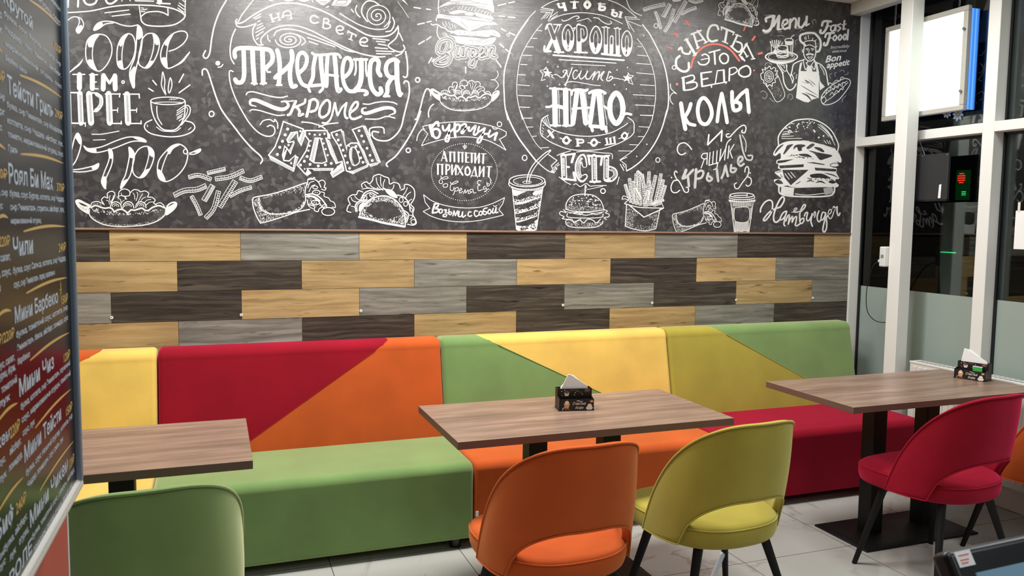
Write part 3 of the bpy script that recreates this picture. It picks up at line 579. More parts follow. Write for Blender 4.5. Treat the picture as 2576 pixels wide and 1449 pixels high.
HOTDOG = '''s 14:310,1130 310,1190 360,1250 480,1310 650,1335 830,1330 1000,1310 1130,1265 1210,1200 1225,1130 1205,1095
f:140,1040 150,1015 190,1010 260,1045 330,1085 300,1130 300,1185 230,1150 170,1100;f:1230,1105 1260,1060 1320,1035 1360,1050 1355,1100 1300,1160 1225,1200;-t 22:180,1045 230,1072 290,1095;-t 16:1250,1098 1290,1070 1330,1055;-x 4 30:190,1080 290,1110 280,1150 200,1110
s 18:330,1110 370,1085 410,1090 450,1105 500,1115 540,1110 580,1120 610,1155 650,1135 700,1130 740,1150 770,1170 810,1135 850,1140 900,1125 940,1115 980,1140 1020,1140 1060,1110 1110,1090 1150,1085 1190,1100 1215,1110
x 8 95:340,1110 600,1160 780,1180 950,1160 1195,1115 1185,1150 1000,1190 600,1200 345,1160;x 4 170:320,1190 480,1290 650,1310 830,1305 1000,1285 1130,1240 1215,1180 1200,1215 1100,1270 830,1330 650,1330 480,1308 350,1240
s 13:555,1115 575,1062 625,1038 678,1062 697,1118;s 9:582,1100 590,1072 625,1062 658,1078 662,1100;s 8:600,1095 625,1078 645,1095;s 13:710,1120 725,1062 775,1036 825,1060 845,1115;s 9:732,1100 742,1070 775,1058 808,1078 812,1100;s 8:750,1090 775,1074 795,1090;s 13:865,1110 880,1060 925,1038 975,1058 990,1110;s 9:885,1095 895,1068 925,1058 955,1072 965,1100;s 8:905,1088 925,1074 945,1088
s 12:480,1060 455,1015 490,980 530,992 525,940 570,913 612,930 610,975 580,1040 570,1060;s 12:660,990 665,925 700,893 740,885 790,910 792,960 745,975 740,1010;s 12:800,930 840,895 890,897 925,918 980,908 1022,940 1010,980 1062,985 1098,1020 1082,1052 1112,1075
s 8:640,985 690,965 740,985 760,1010;s 8:560,960 550,1000 560,1040;s 8:600,960 590,1000 560,1050;s 8:690,930 700,960 740,970;s 8:830,930 850,960 855,1010;s 8:880,920 890,960 870,1030;s 8:950,940 920,990 890,1050;s 8:990,980 950,1000 920,1040;s 8:1050,1010 1000,1020 960,1060;s 8:1080,1040 1030,1045 990,1080;s 8:650,1000 680,1010 690,1050;s 8:730,1020 700,1040 690,1070;s 8:510,1020 540,1030 550,1070
s 11:330,1090 340,1050 400,1035 460,1055 490,1075;s 11:1105,1065 1160,1050 1200,1080 1205,1100;x 5 25:350,1050 460,1060 470,1095 350,1080'''
B('hot_dog_drawing').run(HOTDOG).done()
d = Draw('hot_dog_drawing', 1000, 0, 4.83); d.aff = (0.686, 400 - 140 * 0.686, 0.824, 970 - 880 * 0.824); d.run(HOTDOG).done()
B('french_fries_drawing').run('''y 42:1725,695 1830,670 1940,645;y 46:1500,745 1620,720 1770,770;y 50:1820,765 2000,735 2160,665;y 46:2115,750 2240,785 2380,740;y 58:1325,960 1450,905 1600,890 1710,845;y 64:1685,1025 1740,930 1790,840;y 68:1870,1100 1960,950 2060,790;y 42:1995,970 2120,905 2255,865;y 44:1535,970 1600,1090 1645,1200;y 52:1705,1235 1800,1120 1860,910''').done()
Draw('french_fries_drawing', 1600, 0, 4.83).run('''y 40:90,120 200,85 350,52;y 44:330,205 370,130 410,50;y 32:235,145 270,240 300,350;y 36:345,385 410,280 460,110;y 44:460,270 540,130 605,15;y 36:550,170 640,125 730,95;y 26:445,0 490,6 540,-4;y 30:640,0 720,28 810,5;e 10:240,315 24,26''').done()
D = lambda n: Draw(n, 500, 280, 4.441)
WRAP = '''s 13:600,985 625,960 760,935 900,900 1050,850 1195,800 1215,820;s 13:598,985 612,1080 650,1180 690,1250;s 13:690,1250 800,1222 950,1175 1100,1125 1240,1095;s 12:1205,815 1188,900 1192,1000 1150,1080 1060,1125 900,1150 780,1140 705,1100 668,1020
x 5 220:610,990 680,960 700,1060 780,1130 900,1140 1050,1110 1140,1060 1180,990 1170,1060 1060,1120 900,1150 780,1140 700,1100 660,1030;x 5 130:700,960 900,905 1190,815 1180,990 1120,900 950,930 720,980;x 5 260:605,1000 660,1030 700,1100 780,1140 900,1155 1060,1130 1230,1095 1100,1125 800,1215 695,1245
s 12:1215,800 1222,760 1262,750 1330,785 1365,850;s 9:1210,765 1275,760 1285,738 1302,748;s 9:1215,860 1240,800 1290,780;s 9:1230,900 1260,840 1300,820;e 9:1300,850 28,16;s 11:1330,790 1380,770 1412,800 1400,850 1420,855 1408,882 1370,870;s 10:1365,900 1402,912 1400,950 1450,970 1470,1000 1512,1022 1525,1075 1490,1070
s 16:1198,932 1280,925 1360,970 1425,1050;s 10:1200,952 1280,962 1340,1010 1382,1072 1425,1052;f:1200,940 1290,945 1360,1000 1330,1000 1270,960;e 11:1312,908 42,26;d 6:1300,905 1322,908;e 11:1302,1020 46,26;d 7:1290,1015 1312,1025;e 12:1445,1120 72,44;e 10:1405,1062 24,20
s 11:1210,990 1225,1040 1290,1062 1290,1105 1330,1122 1342,1092 1372,1072;s 9:1215,1030 1240,1070 1280,1090;x 6 40:1200,950 1370,1000 1360,1060 1220,1080'''
D('wrap_drawing').run(WRAP).done()
d = Draw('wrap_drawing', 1660, 290, 4.83); d.aff = (0.642, 150 - 598 * 0.642, 0.797, 1020 - 735 * 0.797); d.run(WRAP).done()
TACO = '''f:1790,1160 1815,1090 1880,1010 1970,955 2080,940 2180,975 2260,1050 2300,1130 2320,1240 2300,1150 2240,1050 2180,990 2080,955 1970,968 1890,1020 1830,1095
s 14:1800,1165 1815,1090 1880,1010 1970,960 2080,945 2180,980 2250,1050 2290,1120 2310,1200 2305,1290;s 24:1790,1180 1950,1215 2060,1245 2200,1270 2300,1288
x 6 260:1815,1150 1835,1090 1890,1020 1970,970 2080,960 2180,990 2245,1060 2285,1130 2295,1250 2240,1100 2150,1020 2050,1000 1950,1020 1880,1080 1850,1160;x 6 200:1815,1120 1880,1130 1980,1190 2120,1210 2270,1160 2300,1260 2200,1255 2000,1215 1810,1165
s 12:1700,1130 1655,1112 1672,1052 1690,1040 1668,975 1712,935 1760,930 1782,888 1832,902;s 12:1825,850 1820,815 1870,788 1905,810 1940,770 1950,730 2010,705 2072,730 2120,750 2132,812 2180,795 2232,812 2252,862;s 12:2260,880 2295,862 2300,820 2352,825 2402,870 2412,940 2398,990 2368,1042 2402,1082 2390,1150 2420,1210 2428,1252 2390,1272 2330,1262
s 15:1810,985 1850,915 1925,885 2000,920;s 11:1830,1000 1870,930 1925,910 1985,940;e 9:1855,965 22,28;e 9:1935,935 26,24;d 6:1930,930 1945,940 1852,962;s 15:1755,1120 1750,1050 1800,1000 1880,990;s 10:1770,1120 1768,1055 1810,1015 1870,1005;f:1790,1120 1795,1050 1850,1010 1835,1060
s 15:2070,870 2160,890 2215,960;f:2085,885 2170,895 2212,970 2130,940;s 14:2215,935 2290,960 2345,1025 2362,1115;e 9:2260,990 22,28;e 9:2310,1035 22,26;s 13:2285,1105 2342,1150 2322,1240;s 9:2300,1130 2325,1170 2312,1220;f:2290,1120 2312,1180 2310,1285 2295,1200
s 9:1700,960 1720,1000 1780,1020;s 9:1740,945 1770,980 1800,990;s 9:1700,1060 1740,1070 1760,1090;s 9:1850,815 1880,850 1960,870;s 9:1910,820 1940,850 2000,870;s 9:1980,740 1990,800 2020,850;s 9:2030,730 2030,790 2040,840;s 9:2080,760 2060,810 2060,850;s 9:2180,820 2170,860 2150,880;s 9:2330,850 2310,900 2280,940;s 9:2370,900 2330,930 2310,970;s 9:2380,980 2350,1000 2340,1020;s 9:2360,1070 2390,1100 2370,1130;s 9:2350,1160 2390,1170 2360,1210;e 9:2395,1235 26,26;s 9:1820,870 1900,860 2000,880 2080,860;m 9:1990,850 2030,880 2020,850 2060,885 2050,850 2090,885'''
D('taco_drawing').run(TACO).done()
d = Draw('taco_drawing', 1600, 0, 4.83); d.aff = (0.64, 1080 - 1790 * 0.64, 0.826, 235 - 1180 * 0.826); d.run(TACO).done()
C = lambda n: Draw(n, 500, 0, 4.441)
C('round_slogan_lettering').run('''s 46:405,640 400,580 430,545 520,535 700,545;s 48:500,550 505,700 505,850 480,915 430,920 405,885;l 52:600,550 605,700 622,930;m 22:590,930 650,935;l 52:710,550 715,700 720,930;m 22:690,935 755,930;s 48:710,548 790,560 825,620 815,690 770,740 745,765;s 18:755,740 765,800 800,805
s 48:875,560 892,620 905,750 895,940;s 50:1035,570 1045,630 1030,710 950,790 885,840 855,868;s 48:1030,700 1018,850 1040,960 1085,960;m 24:870,950 925,950;s 42:1130,810 1190,740 1208,650 1170,590 1120,610 1100,700 1110,830 1150,930 1205,965
s 28:1265,590 1300,612 1400,612 1500,602 1560,610 1585,645;s 42:1305,620 1280,750 1275,860 1240,945;l 48:1360,620 1370,760 1392,935;l 36:1200,962 1390,948;s 28:1215,955 1230,1000 1243,1025;s 30:1390,940 1385,990 1350,1030
s 42:1440,620 1430,750 1430,900 1425,965;s 48:1515,610 1530,760 1542,950 1560,1015 1585,998;l 28:1410,832 1555,850;s 42:1635,860 1690,795 1708,705 1672,648 1628,672 1605,785 1620,925 1670,1010 1730,1022
l 30:1735,665 1880,665;s 20:1752,670 1755,780 1742,838;s 20:1868,670 1868,790 1880,850;s 54:1815,670 1815,850 1795,950 1740,1018;s 34:1740,1020 1800,1010 1865,1018 1882,1045 1855,1060;s 48:2030,845 2002,790 2010,700 1980,662 1925,692 1910,822 1930,972 1990,1052 2038,1030 2030,985
s 46:2228,690 2180,665 2110,700 2090,780 2120,850 2190,870;l 54:2210,690 2215,900 2230,1010 2248,1062;s 24:2250,1065 2275,1045;s 46:2150,880 2110,950 2105,1030 2085,1070;m 24:2065,1075 2130,1075
@script_word_lettering;s 30:1085,1130 1050,1210 1022,1270 995,1285;s 15:925,1140 960,1130 1010,1132 1060,1125;s 24:1190,1110 1180,1150 1120,1180 1075,1200;s 28:1090,1190 1125,1240 1120,1290 1165,1275;s 32:1245,1125 1230,1200 1205,1300;s 28:1235,1130 1290,1108 1330,1150 1308,1225 1250,1250
c 26:1400,1140 1440,1120 1465,1160 1450,1260 1390,1310 1350,1290 1355,1210;s 20:1380,1372 1430,1372 1480,1310 1520,1150;s 24:1520,1150 1540,1250 1552,1290;s 20:1552,1290 1600,1200 1650,1150;s 24:1650,1150 1630,1250 1640,1310 1662,1320;s 25:1690,1262 1765,1200 1775,1145 1738,1150 1692,1230 1690,1305 1735,1330 1815,1300
@ribbon_word_lettering;s 18:800,165 815,200 830,245;s 16:885,150 892,190 905,225;l 15:815,218 892,190;m 12:785,175 815,160 815,248 845,238 865,155 900,148 885,230 915,222;s 17:935,195 950,140 1000,120 1028,150 1032,210;l 14:935,180 1035,168;m 12:920,198 950,195 1018,215 1045,208
@ribbon_word_lettering;s 18:1330,195 1290,175 1255,190 1250,235 1285,260 1335,250;l 16:1400,205 1388,300;s 16:1395,210 1440,215 1452,245 1410,258 1462,275 1467,308 1420,320 1380,305;s 17:1540,340 1600,335 1615,310 1575,290 1540,310 1540,350 1570,380 1612,375
l 16:1665,350 1760,395;l 16:1715,372 1695,440;m 12:1672,345 1662,370 1762,392 1752,412 1675,435 1718,450;s 17:1800,470 1860,472 1885,445 1850,420 1810,440 1800,480 1825,510 1885,515
@top_word_lettering;f:1315,0 1330,25 1390,60 1455,20 1465,0;-m 8:1345,18 1435,22 1360,32 1420,36;F:1480,62 1515,0 1690,0 1678,52 1640,72;-p 8:1530,45 1550,5 1660,5 1640,45;-m 6:1500,55 1640,62;m 14:790,5 822,8 1265,8 1275,20;s 18:950,-4 1000,9 1060,-4;s 26:1120,-8 1170,10 1235,-6;m 14:1700,0 1690,30 1425,85 1450,72''').done()
C('round_slogan_ornament').run('''s 17:440,265 500,245 600,175 750,90 900,40 1030,35 1200,60 1400,130 1600,240 1750,320 1880,390 2000,410 2110,400 2180,360 2225,300;s 15:700,500 695,440 740,380 830,320 960,285 1100,290 1250,340 1400,415 1550,490 1700,560 1850,610 2000,635 2080,632;s 15:440,265 415,240 420,278 450,300 520,300 640,265;s 15:640,265 605,330 610,420 650,490 690,505 720,500;s 13:430,215 412,232 420,262
m 13:610,205 692,155 630,215 692,187 660,245 685,230 655,285 708,262 648,322 718,285 635,365 738,310 640,405 720,352 645,440 668,425;s 14:610,0 540,90 480,170 440,245;s 17:310,0 230,140 175,290 145,430 125,580 100,640 70,650 50,620 75,565;s 15:410,325 370,420 350,550 360,650 395,715
d 27:213,706;s 13:215,752 250,745 270,720;s 17:40,840 40,790 65,770 100,800 150,950 200,1100 265,1243 400,1423 500,1553 600,1663 680,1733 712,1785 690,1828;s 14:385,800 350,790 340,840 360,960 420,1120 500,1270 570,1380 660,1475 750,1520 820,1515 850,1470 840,1420 800,1400 765,1415;s 13:685,1395 720,1350 790,1335 840,1360 850,1335 880,1380 882,1435;e 14:143,1273 27,30
s 15:2010,50 1950,15 1880,15 1830,70 1820,140 1850,200 1885,242;v 11 3:1995,180 150,140 60;s 12:2140,240 2090,318 1950,325 1800,280 1690,222 1575,150;s 14:840,400 870,350 960,325 1100,340 1250,390 1400,450 1520,500 1640,560 1735,583;v 13 3:1010,445 155,95 180;m 13:1235,465 1330,497;s 13:1215,420 1350,465 1520,523;s 13:1095,385 1160,420 1190,465 1150,505;s 13:770,395 775,440 800,465
s 13:1765,60 1750,110 1770,160 1802,192;m 13:1705,105 1730,138;s 14:2165,195 2185,260 2150,340 2090,355;s 15:2225,290 2230,350 2200,430 2120,500 2130,530 2200,570 2260,580 2300,545 2285,505;s 14:2300,545 2260,600 2200,625;l 13:2240,370 2280,455;m 13:1945,430 2125,450 1985,462 2080,470 2005,492 2095,507 1970,533 2110,545 1980,570 2185,577 1985,600 2150,603
s 17:2310,575 2330,700 2330,830 2310,865 2285,855;s 17:2290,930 2310,905 2345,930 2350,1050 2320,1180 2290,1300 2260,1420 2200,1510 2110,1570 2000,1565 1940,1520 1945,1470 2010,1478;s 15:1915,1520 1910,1440 1990,1420 2060,1430 2072,1490;e 14:2445,893 24,26;e 14:2340,1680 24,25
s 15:530,1060 545,1035 600,1025 700,1050 820,1080 920,1090 990,1075;t 44:640,1190 580,1170 580,1125 640,1120 740,1160 860,1210 950,1220 1000,1180 975,1138 920,1135;s 12:640,1190 575,1165 585,1118;s 12:985,1190 1000,1160 960,1132 920,1135;s 14:570,1240 600,1225 680,1235 780,1265 880,1290 960,1285
s 14:1835,1160 1900,1165 1980,1145 2080,1135 2170,1145 2215,1165;t 40:1870,1205 1830,1215 1830,1255 1880,1265 1990,1230 2090,1205 2170,1215 2190,1260 2125,1290;s 12:1870,1205 1828,1215 1832,1255;s 12:2170,1215 2192,1255 2125,1290;s 14:1860,1330 2000,1330 2100,1300 2190,1320;s 14:1150,1363 1250,1373 1350,1403 1412,1440;s 14:1340,1420 1430,1388 1555,1373;s 17:2480,1243 2440,1353 2370,1493 2290,1623 2200,1743 2110,1813 2095,1843 2110,1860''').done('white ribbon and swirl ornaments')
d = Draw('round_slogan_ornament', 1000, 0, 4.83); d.run('''s 17:215,1449 235,1440 280,1300 310,1180 345,1090 380,1085 400,1125 403,1165;s 15:380,1425 375,1370 400,1300 437,1266;F:50,0 80,0 130,65;l 5:0,20 60,100 135,215''').done()
D('food_word_lettering').run('''p 15:945,115 1165,198 1190,250 1145,380 1110,320 1100,230 1030,240 985,320 1000,350 1060,335 1025,475 990,420 960,390 935,490 950,550 1010,555 1080,490 1055,640 780,490 850,400 900,270;F:780,490 800,545 1060,678 1055,640;F:1055,640 1062,678 1115,515 1078,490;F:1165,198 1192,228 1145,382 1108,320;F:1030,240 1105,228 1000,352 985,318;F:1060,335 1072,350 1025,478 1003,445;F:935,490 995,395 985,430 955,540
d 17:993,198 965,263 935,335 905,402 878,482;d 12:1032,580 1135,222 1003,378
p 15:1190,215 1430,215 1465,300 1420,300 1480,480 1540,580 1600,560 1620,660 1500,735 1475,690 1500,640 1210,640 1250,690 1210,715 1180,690 1100,600 1150,520 1200,440 1235,330 1190,270;p 14:1300,300 1360,300 1430,560 1380,580 1290,575 1240,540;d 12:1237,252 1295,262 1352,262 1405,252 1237,385 1225,440 1395,360 1417,422 1440,490;d 16:1210,505 1180,558 1137,600 1243,593 1335,610 1415,598 1480,582 1557,623;d 9:1183,645 1530,660 1252,330 1378,308
F:1300,300 1345,295 1290,570 1240,540;F:1430,215 1470,262 1460,312 1438,290;F:1430,310 1462,330 1562,580 1530,592;F:1260,640 1500,635 1480,662 1290,665;F:1215,640 1250,690 1215,718 1195,690;F:1475,690 1600,570 1622,660 1500,738
p 15:1480,240 1590,205 1620,290 1655,440 1650,390 1700,355 1770,355 1840,440 1895,590 1800,650 1725,695 1650,665 1620,540 1560,380 1500,290;c 12:1720,400 1760,430 1795,560 1730,605 1690,520 1690,430;d 15:1540,260 1558,322 1585,377 1612,435 1635,497 1660,573 1685,637 1757,393 1783,457 1810,520 1835,570;d 9:1680,390
F:1590,205 1620,225 1655,442 1630,380;F:1840,440 1775,358 1870,580 1902,592;F:1715,402 1690,440 1690,520 1740,608 1712,520;F:1725,698 1650,665 1720,665 1895,590 1890,622
p 15:1715,205 1830,165 1860,170 2025,565 1920,610 1900,590 1740,250;d 15:1790,217 1820,275 1843,337 1880,413 1913,492 1938,550;F:1830,165 1862,173 2030,565 1988,558;F:1912,588 2028,562 2000,597 1920,620
-h 6 16 14:800,530 1050,655;-h 6 7 14:1070,630 1098,520;-h 6 8 12:1175,235 1140,350;-h 6 8 12:1060,240 1000,330;-h 6 6 10:1055,350 1020,450;-h 6 16 12:1310,315 1262,545;-h 6 12 9:1448,335 1545,565;-h 6 13 8:1290,650 1480,648;-h 6 9 14:1495,715 1605,640;-h 6 12 10:1605,230 1645,400;-h 6 12 10:1800,410 1885,580;-h 6 10 9:1700,430 1720,580;-h 6 11 10:1730,680 1880,605;-h 6 20 13:1855,190 2000,550;-h 6 5 12:1925,602 2010,580''').done('dotted outline lettering with hatched sides')
E_ = lambda n: Draw(n, 1000, 0, 4.83)
E_('burger_drawing').run('''f:500,92 560,50 640,10 720,-30 1100,-30 1160,40 1168,150 1100,120 1000,95 900,72 780,55 660,52 560,75;s 14:495,90 500,0;s 14:495,90 500,170 470,230 475,252;-m 7:620,20 900,8 700,40 1000,40 820,60 1080,90 900,20 1100,60 640,35 760,32
m 8:760,80 740,110 800,72 775,110 840,80 815,120 880,82 855,125 920,92 890,130 960,100 930,140 1000,112 970,150 1040,120 1010,160 1080,132 1050,172 1110,146 1085,185 1140,160 1120,195;x 5 40:510,90 740,80 640,150 520,150
f:625,160 700,128 780,125 850,150 760,160 680,172;f:815,165 880,148 930,165 910,190 840,185;f:940,150 1060,180 1150,205 1160,240 1080,225 960,195;f:500,170 620,190 760,200 900,205 1100,235 1150,262 1000,250 860,235 700,240 560,225 478,215;-m 8:560,200 700,215 760,215 900,225 900,195 1000,220 1020,215 1120,240
f:640,245 760,235 880,250 1150,272 1200,300 1050,312 950,350 870,375 800,340 720,290;-s 9:765,258 815,305 860,350;-s 6:1000,300 900,335;m 8:540,270 560,300 580,265 600,310 620,270 640,320 660,285 670,335 690,300 700,345 550,300 590,330 610,320 650,350;m 8:1040,330 1060,345 1070,320 1090,350 1100,318 1120,350
s 14:405,290 430,305 480,298 530,330 580,345 620,380 690,385 720,375;s 10:1150,270 1180,280 1212,305;f:700,370 760,365 900,382 1050,370 1150,365 1190,372 1242,415 1246,445 1215,450 1140,425 1100,450 1000,440 900,432 800,430 720,425 680,405 640,410 660,390;-m 8:750,378 760,420 820,385 815,425 870,390 880,425 945,385 950,430 1060,380 1085,420 1150,380 1200,430;-s 12:640,420 720,432 850,440 1000,450 1080,460 1140,435
f:620,425 700,440 900,455 1050,472 1182,455 1186,490 1130,540 1000,552 850,540 720,520 690,460;-m 7:860,490 1100,500 900,510 1080,520 980,480 1150,485;s 12:485,320 480,400 495,450 520,470;m 7:540,400 570,440 560,390 600,450 580,400 625,455;@ray_drawing;m 16:200,90 280,103 350,110 400,117 245,297 325,280 355,270 410,258 258,537 325,497 352,485 405,447 1218,70 1315,45 1350,38 1420,22 1232,195 1300,200 1345,208 1425,215 1258,347 1315,378 1355,397 1425,427 1240,535 1290,578 1312,598 1370,642 1200,735 1258,815 378,765 415,700 418,750 440,715 827,815 827,885;d 6:827,757;e 10:243,972 24,24;e 7:1340,425 16,16;s 8:1210,860 1222,910 1190,960 1130,972;s 8:1160,970 1200,990 1225,1040 1182,1092''').done()
BW = ['620,530 600,600 560,650 510,650 485,600 520,510 600,475 665,510 675,585 625,632 590,638', '620,632 645,690 610,765 530,788 465,768 490,730 560,695 600,665', '730,575 705,660 735,700 775,660 790,585', '790,585 775,680 812,690', '830,570 822,690', '825,620 855,580 885,590', '950,605 905,590 885,650 905,695 945,660 960,600', '960,600 945,720 920,795 885,785 905,740 1000,670', '1000,665 1055,625 1040,580 1000,620 1010,700 1080,680', '1105,580 1095,690', '1100,630 1140,580 1165,590 1150,680 1195,690']
d = E_('burger_word_lettering')
for q in BW: d.run('s 62:' + q)
for q in BW: d.run('-s 46:' + q)
for q in BW: d.run('s 9:' + ' '.join('%g,%g' % (float(t.split(',')[0]) - 8, float(t.split(',')[1]) - 2) for t in q.split()))
for q in BW: d.run('~s 5:' + ' '.join('%g,%g' % (float(t.split(',')[0]) + 9, float(t.split(',')[1]) + 3) for t in q.split()))
d.done('white outlined Burger lettering')
F_ = lambda n: Draw(n, 1000, 280, 4.674)
Draw('ribbon_word_lettering', 1050, 295, 6.067).run('''l 44:190,125 232,285;s 36:322,132 312,78 275,88 228,145 205,200;s 34:215,230 262,180 318,185 345,235 325,300 282,318 245,285 232,225;s 30:385,130 395,190 430,200 470,150 490,110;s 30:490,112 480,200 485,300 465,365 430,358 440,300 500,220 560,172;l 36:570,95 565,200 580,302;s 30:562,170 600,112 645,125 642,180 605,215 578,218;s 28:655,135 720,100 745,128 722,190 692,242 668,228 720,180 788,152;s 28:790,150 782,200 812,205 860,150 890,135 872,200 858,255 885,268 932,222;s 28:942,145 925,200 945,215 990,190 1030,165;s 28:1030,170 1000,250 980,330 945,385 915,380 930,330 1000,262 1080,252;s 28:1110,200 1085,270 1100,300 1150,270 1210,235;s 34:1215,240 1190,300 1180,345;s 14:1145,152 1170,180 1215,176''').done()
F_('appetite_word_lettering').run('''m 20:548,475 578,587 620,480 620,588 668,482 668,590 718,482 718,594 762,486 762,595 805,488 805,598 872,494 872,600 915,495 912,605 960,497 955,607 1010,502 1005,612;m 9:515,587 548,475 528,550 568,550 605,480 682,482 703,482 778,486 795,488 846,492 805,541 836,542 797,599 846,600 850,491 906,495 912,600 958,500 980,498 1045,502
@comes_word_lettering;m 20:475,622 475,740 525,625 525,742 572,626 572,742 640,632 640,742 685,635 685,745 705,642 765,748 910,655 925,752 968,650 962,762 1015,655 1010,765 1078,652 1070,768;m 9:458,622 542,625 640,740 685,638 770,642 705,748 870,760 908,655 862,757 946,764 865,755 862,778 940,760 938,782 962,758 1012,660 1045,650 1112,653;s 15:572,630 605,635 612,665 595,690 572,695;c 19:825,655 850,692 845,735 820,750 798,730 800,678
@script_words_lettering;s 8:510,760 520,795 590,790 580,770 530,780 490,820 500,850 530,840 520,810;c 8:570,850 590,862 580,890 545,890 535,865;s 8:620,830 640,860 710,832 690,820 630,860 620,920 650,930 665,890;s 8:680,900 665,960 650,985;s 8:670,910 710,895 710,930 670,940;s 8:725,940 755,920 745,905 725,930 735,960 770,940;s 8:775,970 795,920 800,960 830,925 832,970;s 8:840,970 885,940 880,915 850,925 855,945 885,945;s 8:888,925 895,960 925,955
s 9:985,820 950,815 940,850 970,865 945,880 950,932 1000,920;s 8:1035,880 1010,892 1015,920 1042,900 1045,935 1020,945 1075,910;s 8:1050,830 1055,880 1080,868 1070,850 1052,860;l 8:1088,815 1100,860;l 8:1078,775 1104,818;d 4:1110,836;e 6:790,412 22,9;l 6:790,388 790,448;s 5:770,425 790,440 812,425
@ribbon_words_lettering;s 20:440,1090 420,1140 410,1195;s 18:430,1092 475,1085 472,1120 430,1140 482,1152 465,1185 410,1195;c 15:505,1150 525,1160 520,1190 495,1195 490,1170;s 15:545,1160 575,1160 560,1185 580,1190 570,1235 535,1235 545,1215 595,1195;s 15:605,1150 605,1210 630,1210 632,1185 610,1185;s 15:650,1230 665,1170 680,1225 705,1170 712,1230;s 15:725,1175 720,1235 750,1230 765,1180;s 15:765,1180 765,1245 802,1222;s 15:865,1185 838,1185 828,1220 850,1236 872,1225
s 15:940,1175 912,1170 902,1205 920,1236 952,1222;c 15:978,1175 996,1190 985,1220 960,1216 960,1190;s 15:1052,1135 1015,1150 1005,1200 1030,1215 1050,1190 1015,1175;c 15:1085,1155 1100,1180 1085,1205 1065,1196 1065,1170;s 15:1125,1140 1115,1190 1140,1190 1160,1132;s 15:1160,1132 1155,1190 1182,1185;s 9:1125,1105 1145,1120 1168,1105''').done()
F_('ribbon_drawing').run('''s 9:295,178 450,145 650,125 850,128 1050,160 1200,205 1280,245;s 9:280,405 400,365 560,325 720,302 880,305 1050,340 1180,400 1275,458;l 8:295,178 312,218 355,265 280,405;l 9:1280,245 1275,285 1200,330 1275,458;s 11:225,345 240,280 280,222 315,205;e 10:1198,152 26,28;e 9:127,460 24,26;e 10:1493,548 28,30;o 5 92:785,715 388,335;x 3 30:300,200 380,180 380,330 310,370
s 9:305,980 400,1050 550,1105 750,1135 950,1130 1100,1090 1200,1045 1258,1015;s 9:300,1178 400,1235 550,1280 750,1300 950,1285 1100,1255 1245,1220;l 9:305,980 325,1070 380,1140 300,1178;l 9:1258,1015 1235,1090 1190,1155 1245,1220;x 3 30:1150,1080 1230,1060 1200,1200 1150,1200''').done()
H = lambda n: Draw(n, 1260, 280, 4.674)
H('soda_cup_drawing').run('''f:135,905 160,920 240,935 340,930 260,955 195,990 150,985;f:400,935 488,905 482,960 430,985 330,1005 250,1035 150,1040 150,1060 250,1060 370,1035 470,1000 470,1010 380,985;f:150,1035 210,1040 300,1015 400,990 478,950 472,1010 380,1045 270,1085 165,1095;f:165,1155 230,1155 330,1130 400,1095 465,1055 455,1120 360,1160 260,1190 172,1205;f:175,1250 240,1250 340,1225 400,1195 448,1160 438,1225 340,1265 250,1295 182,1305;f:180,1345 260,1350 350,1330 430,1275 415,1392 320,1415 230,1405 184,1382
-x 7 170:150,1040 480,960 480,1000 160,1090;-x 7 120:165,1160 465,1060 455,1120 172,1200;-x 7 110:180,1255 445,1170 440,1220 180,1300;-x 7 90:190,1360 410,1300 410,1380 240,1400;x 4 160:150,960 480,930 450,1250 190,1300
e 12:305,818 210,70;e 8:315,822 170,50;e 6:305,835 50,16;s 12:300,840 320,740 370,640 440,560 520,490 580,455;s 10:328,840 348,750 400,655 470,572 550,500 586,462;s 12:95,830 98,870 200,912 350,918 460,900 515,868 520,830;s 8:98,865 110,895 220,925 350,932 460,915 515,885;-o 5 40:308,890 205,32;l 10:130,895 180,1390;l 10:490,905 415,1390;s 14:180,1385 230,1410 320,1417 415,1390''').done()
G = lambda n: Draw(n, 1260, 0, 4.83)
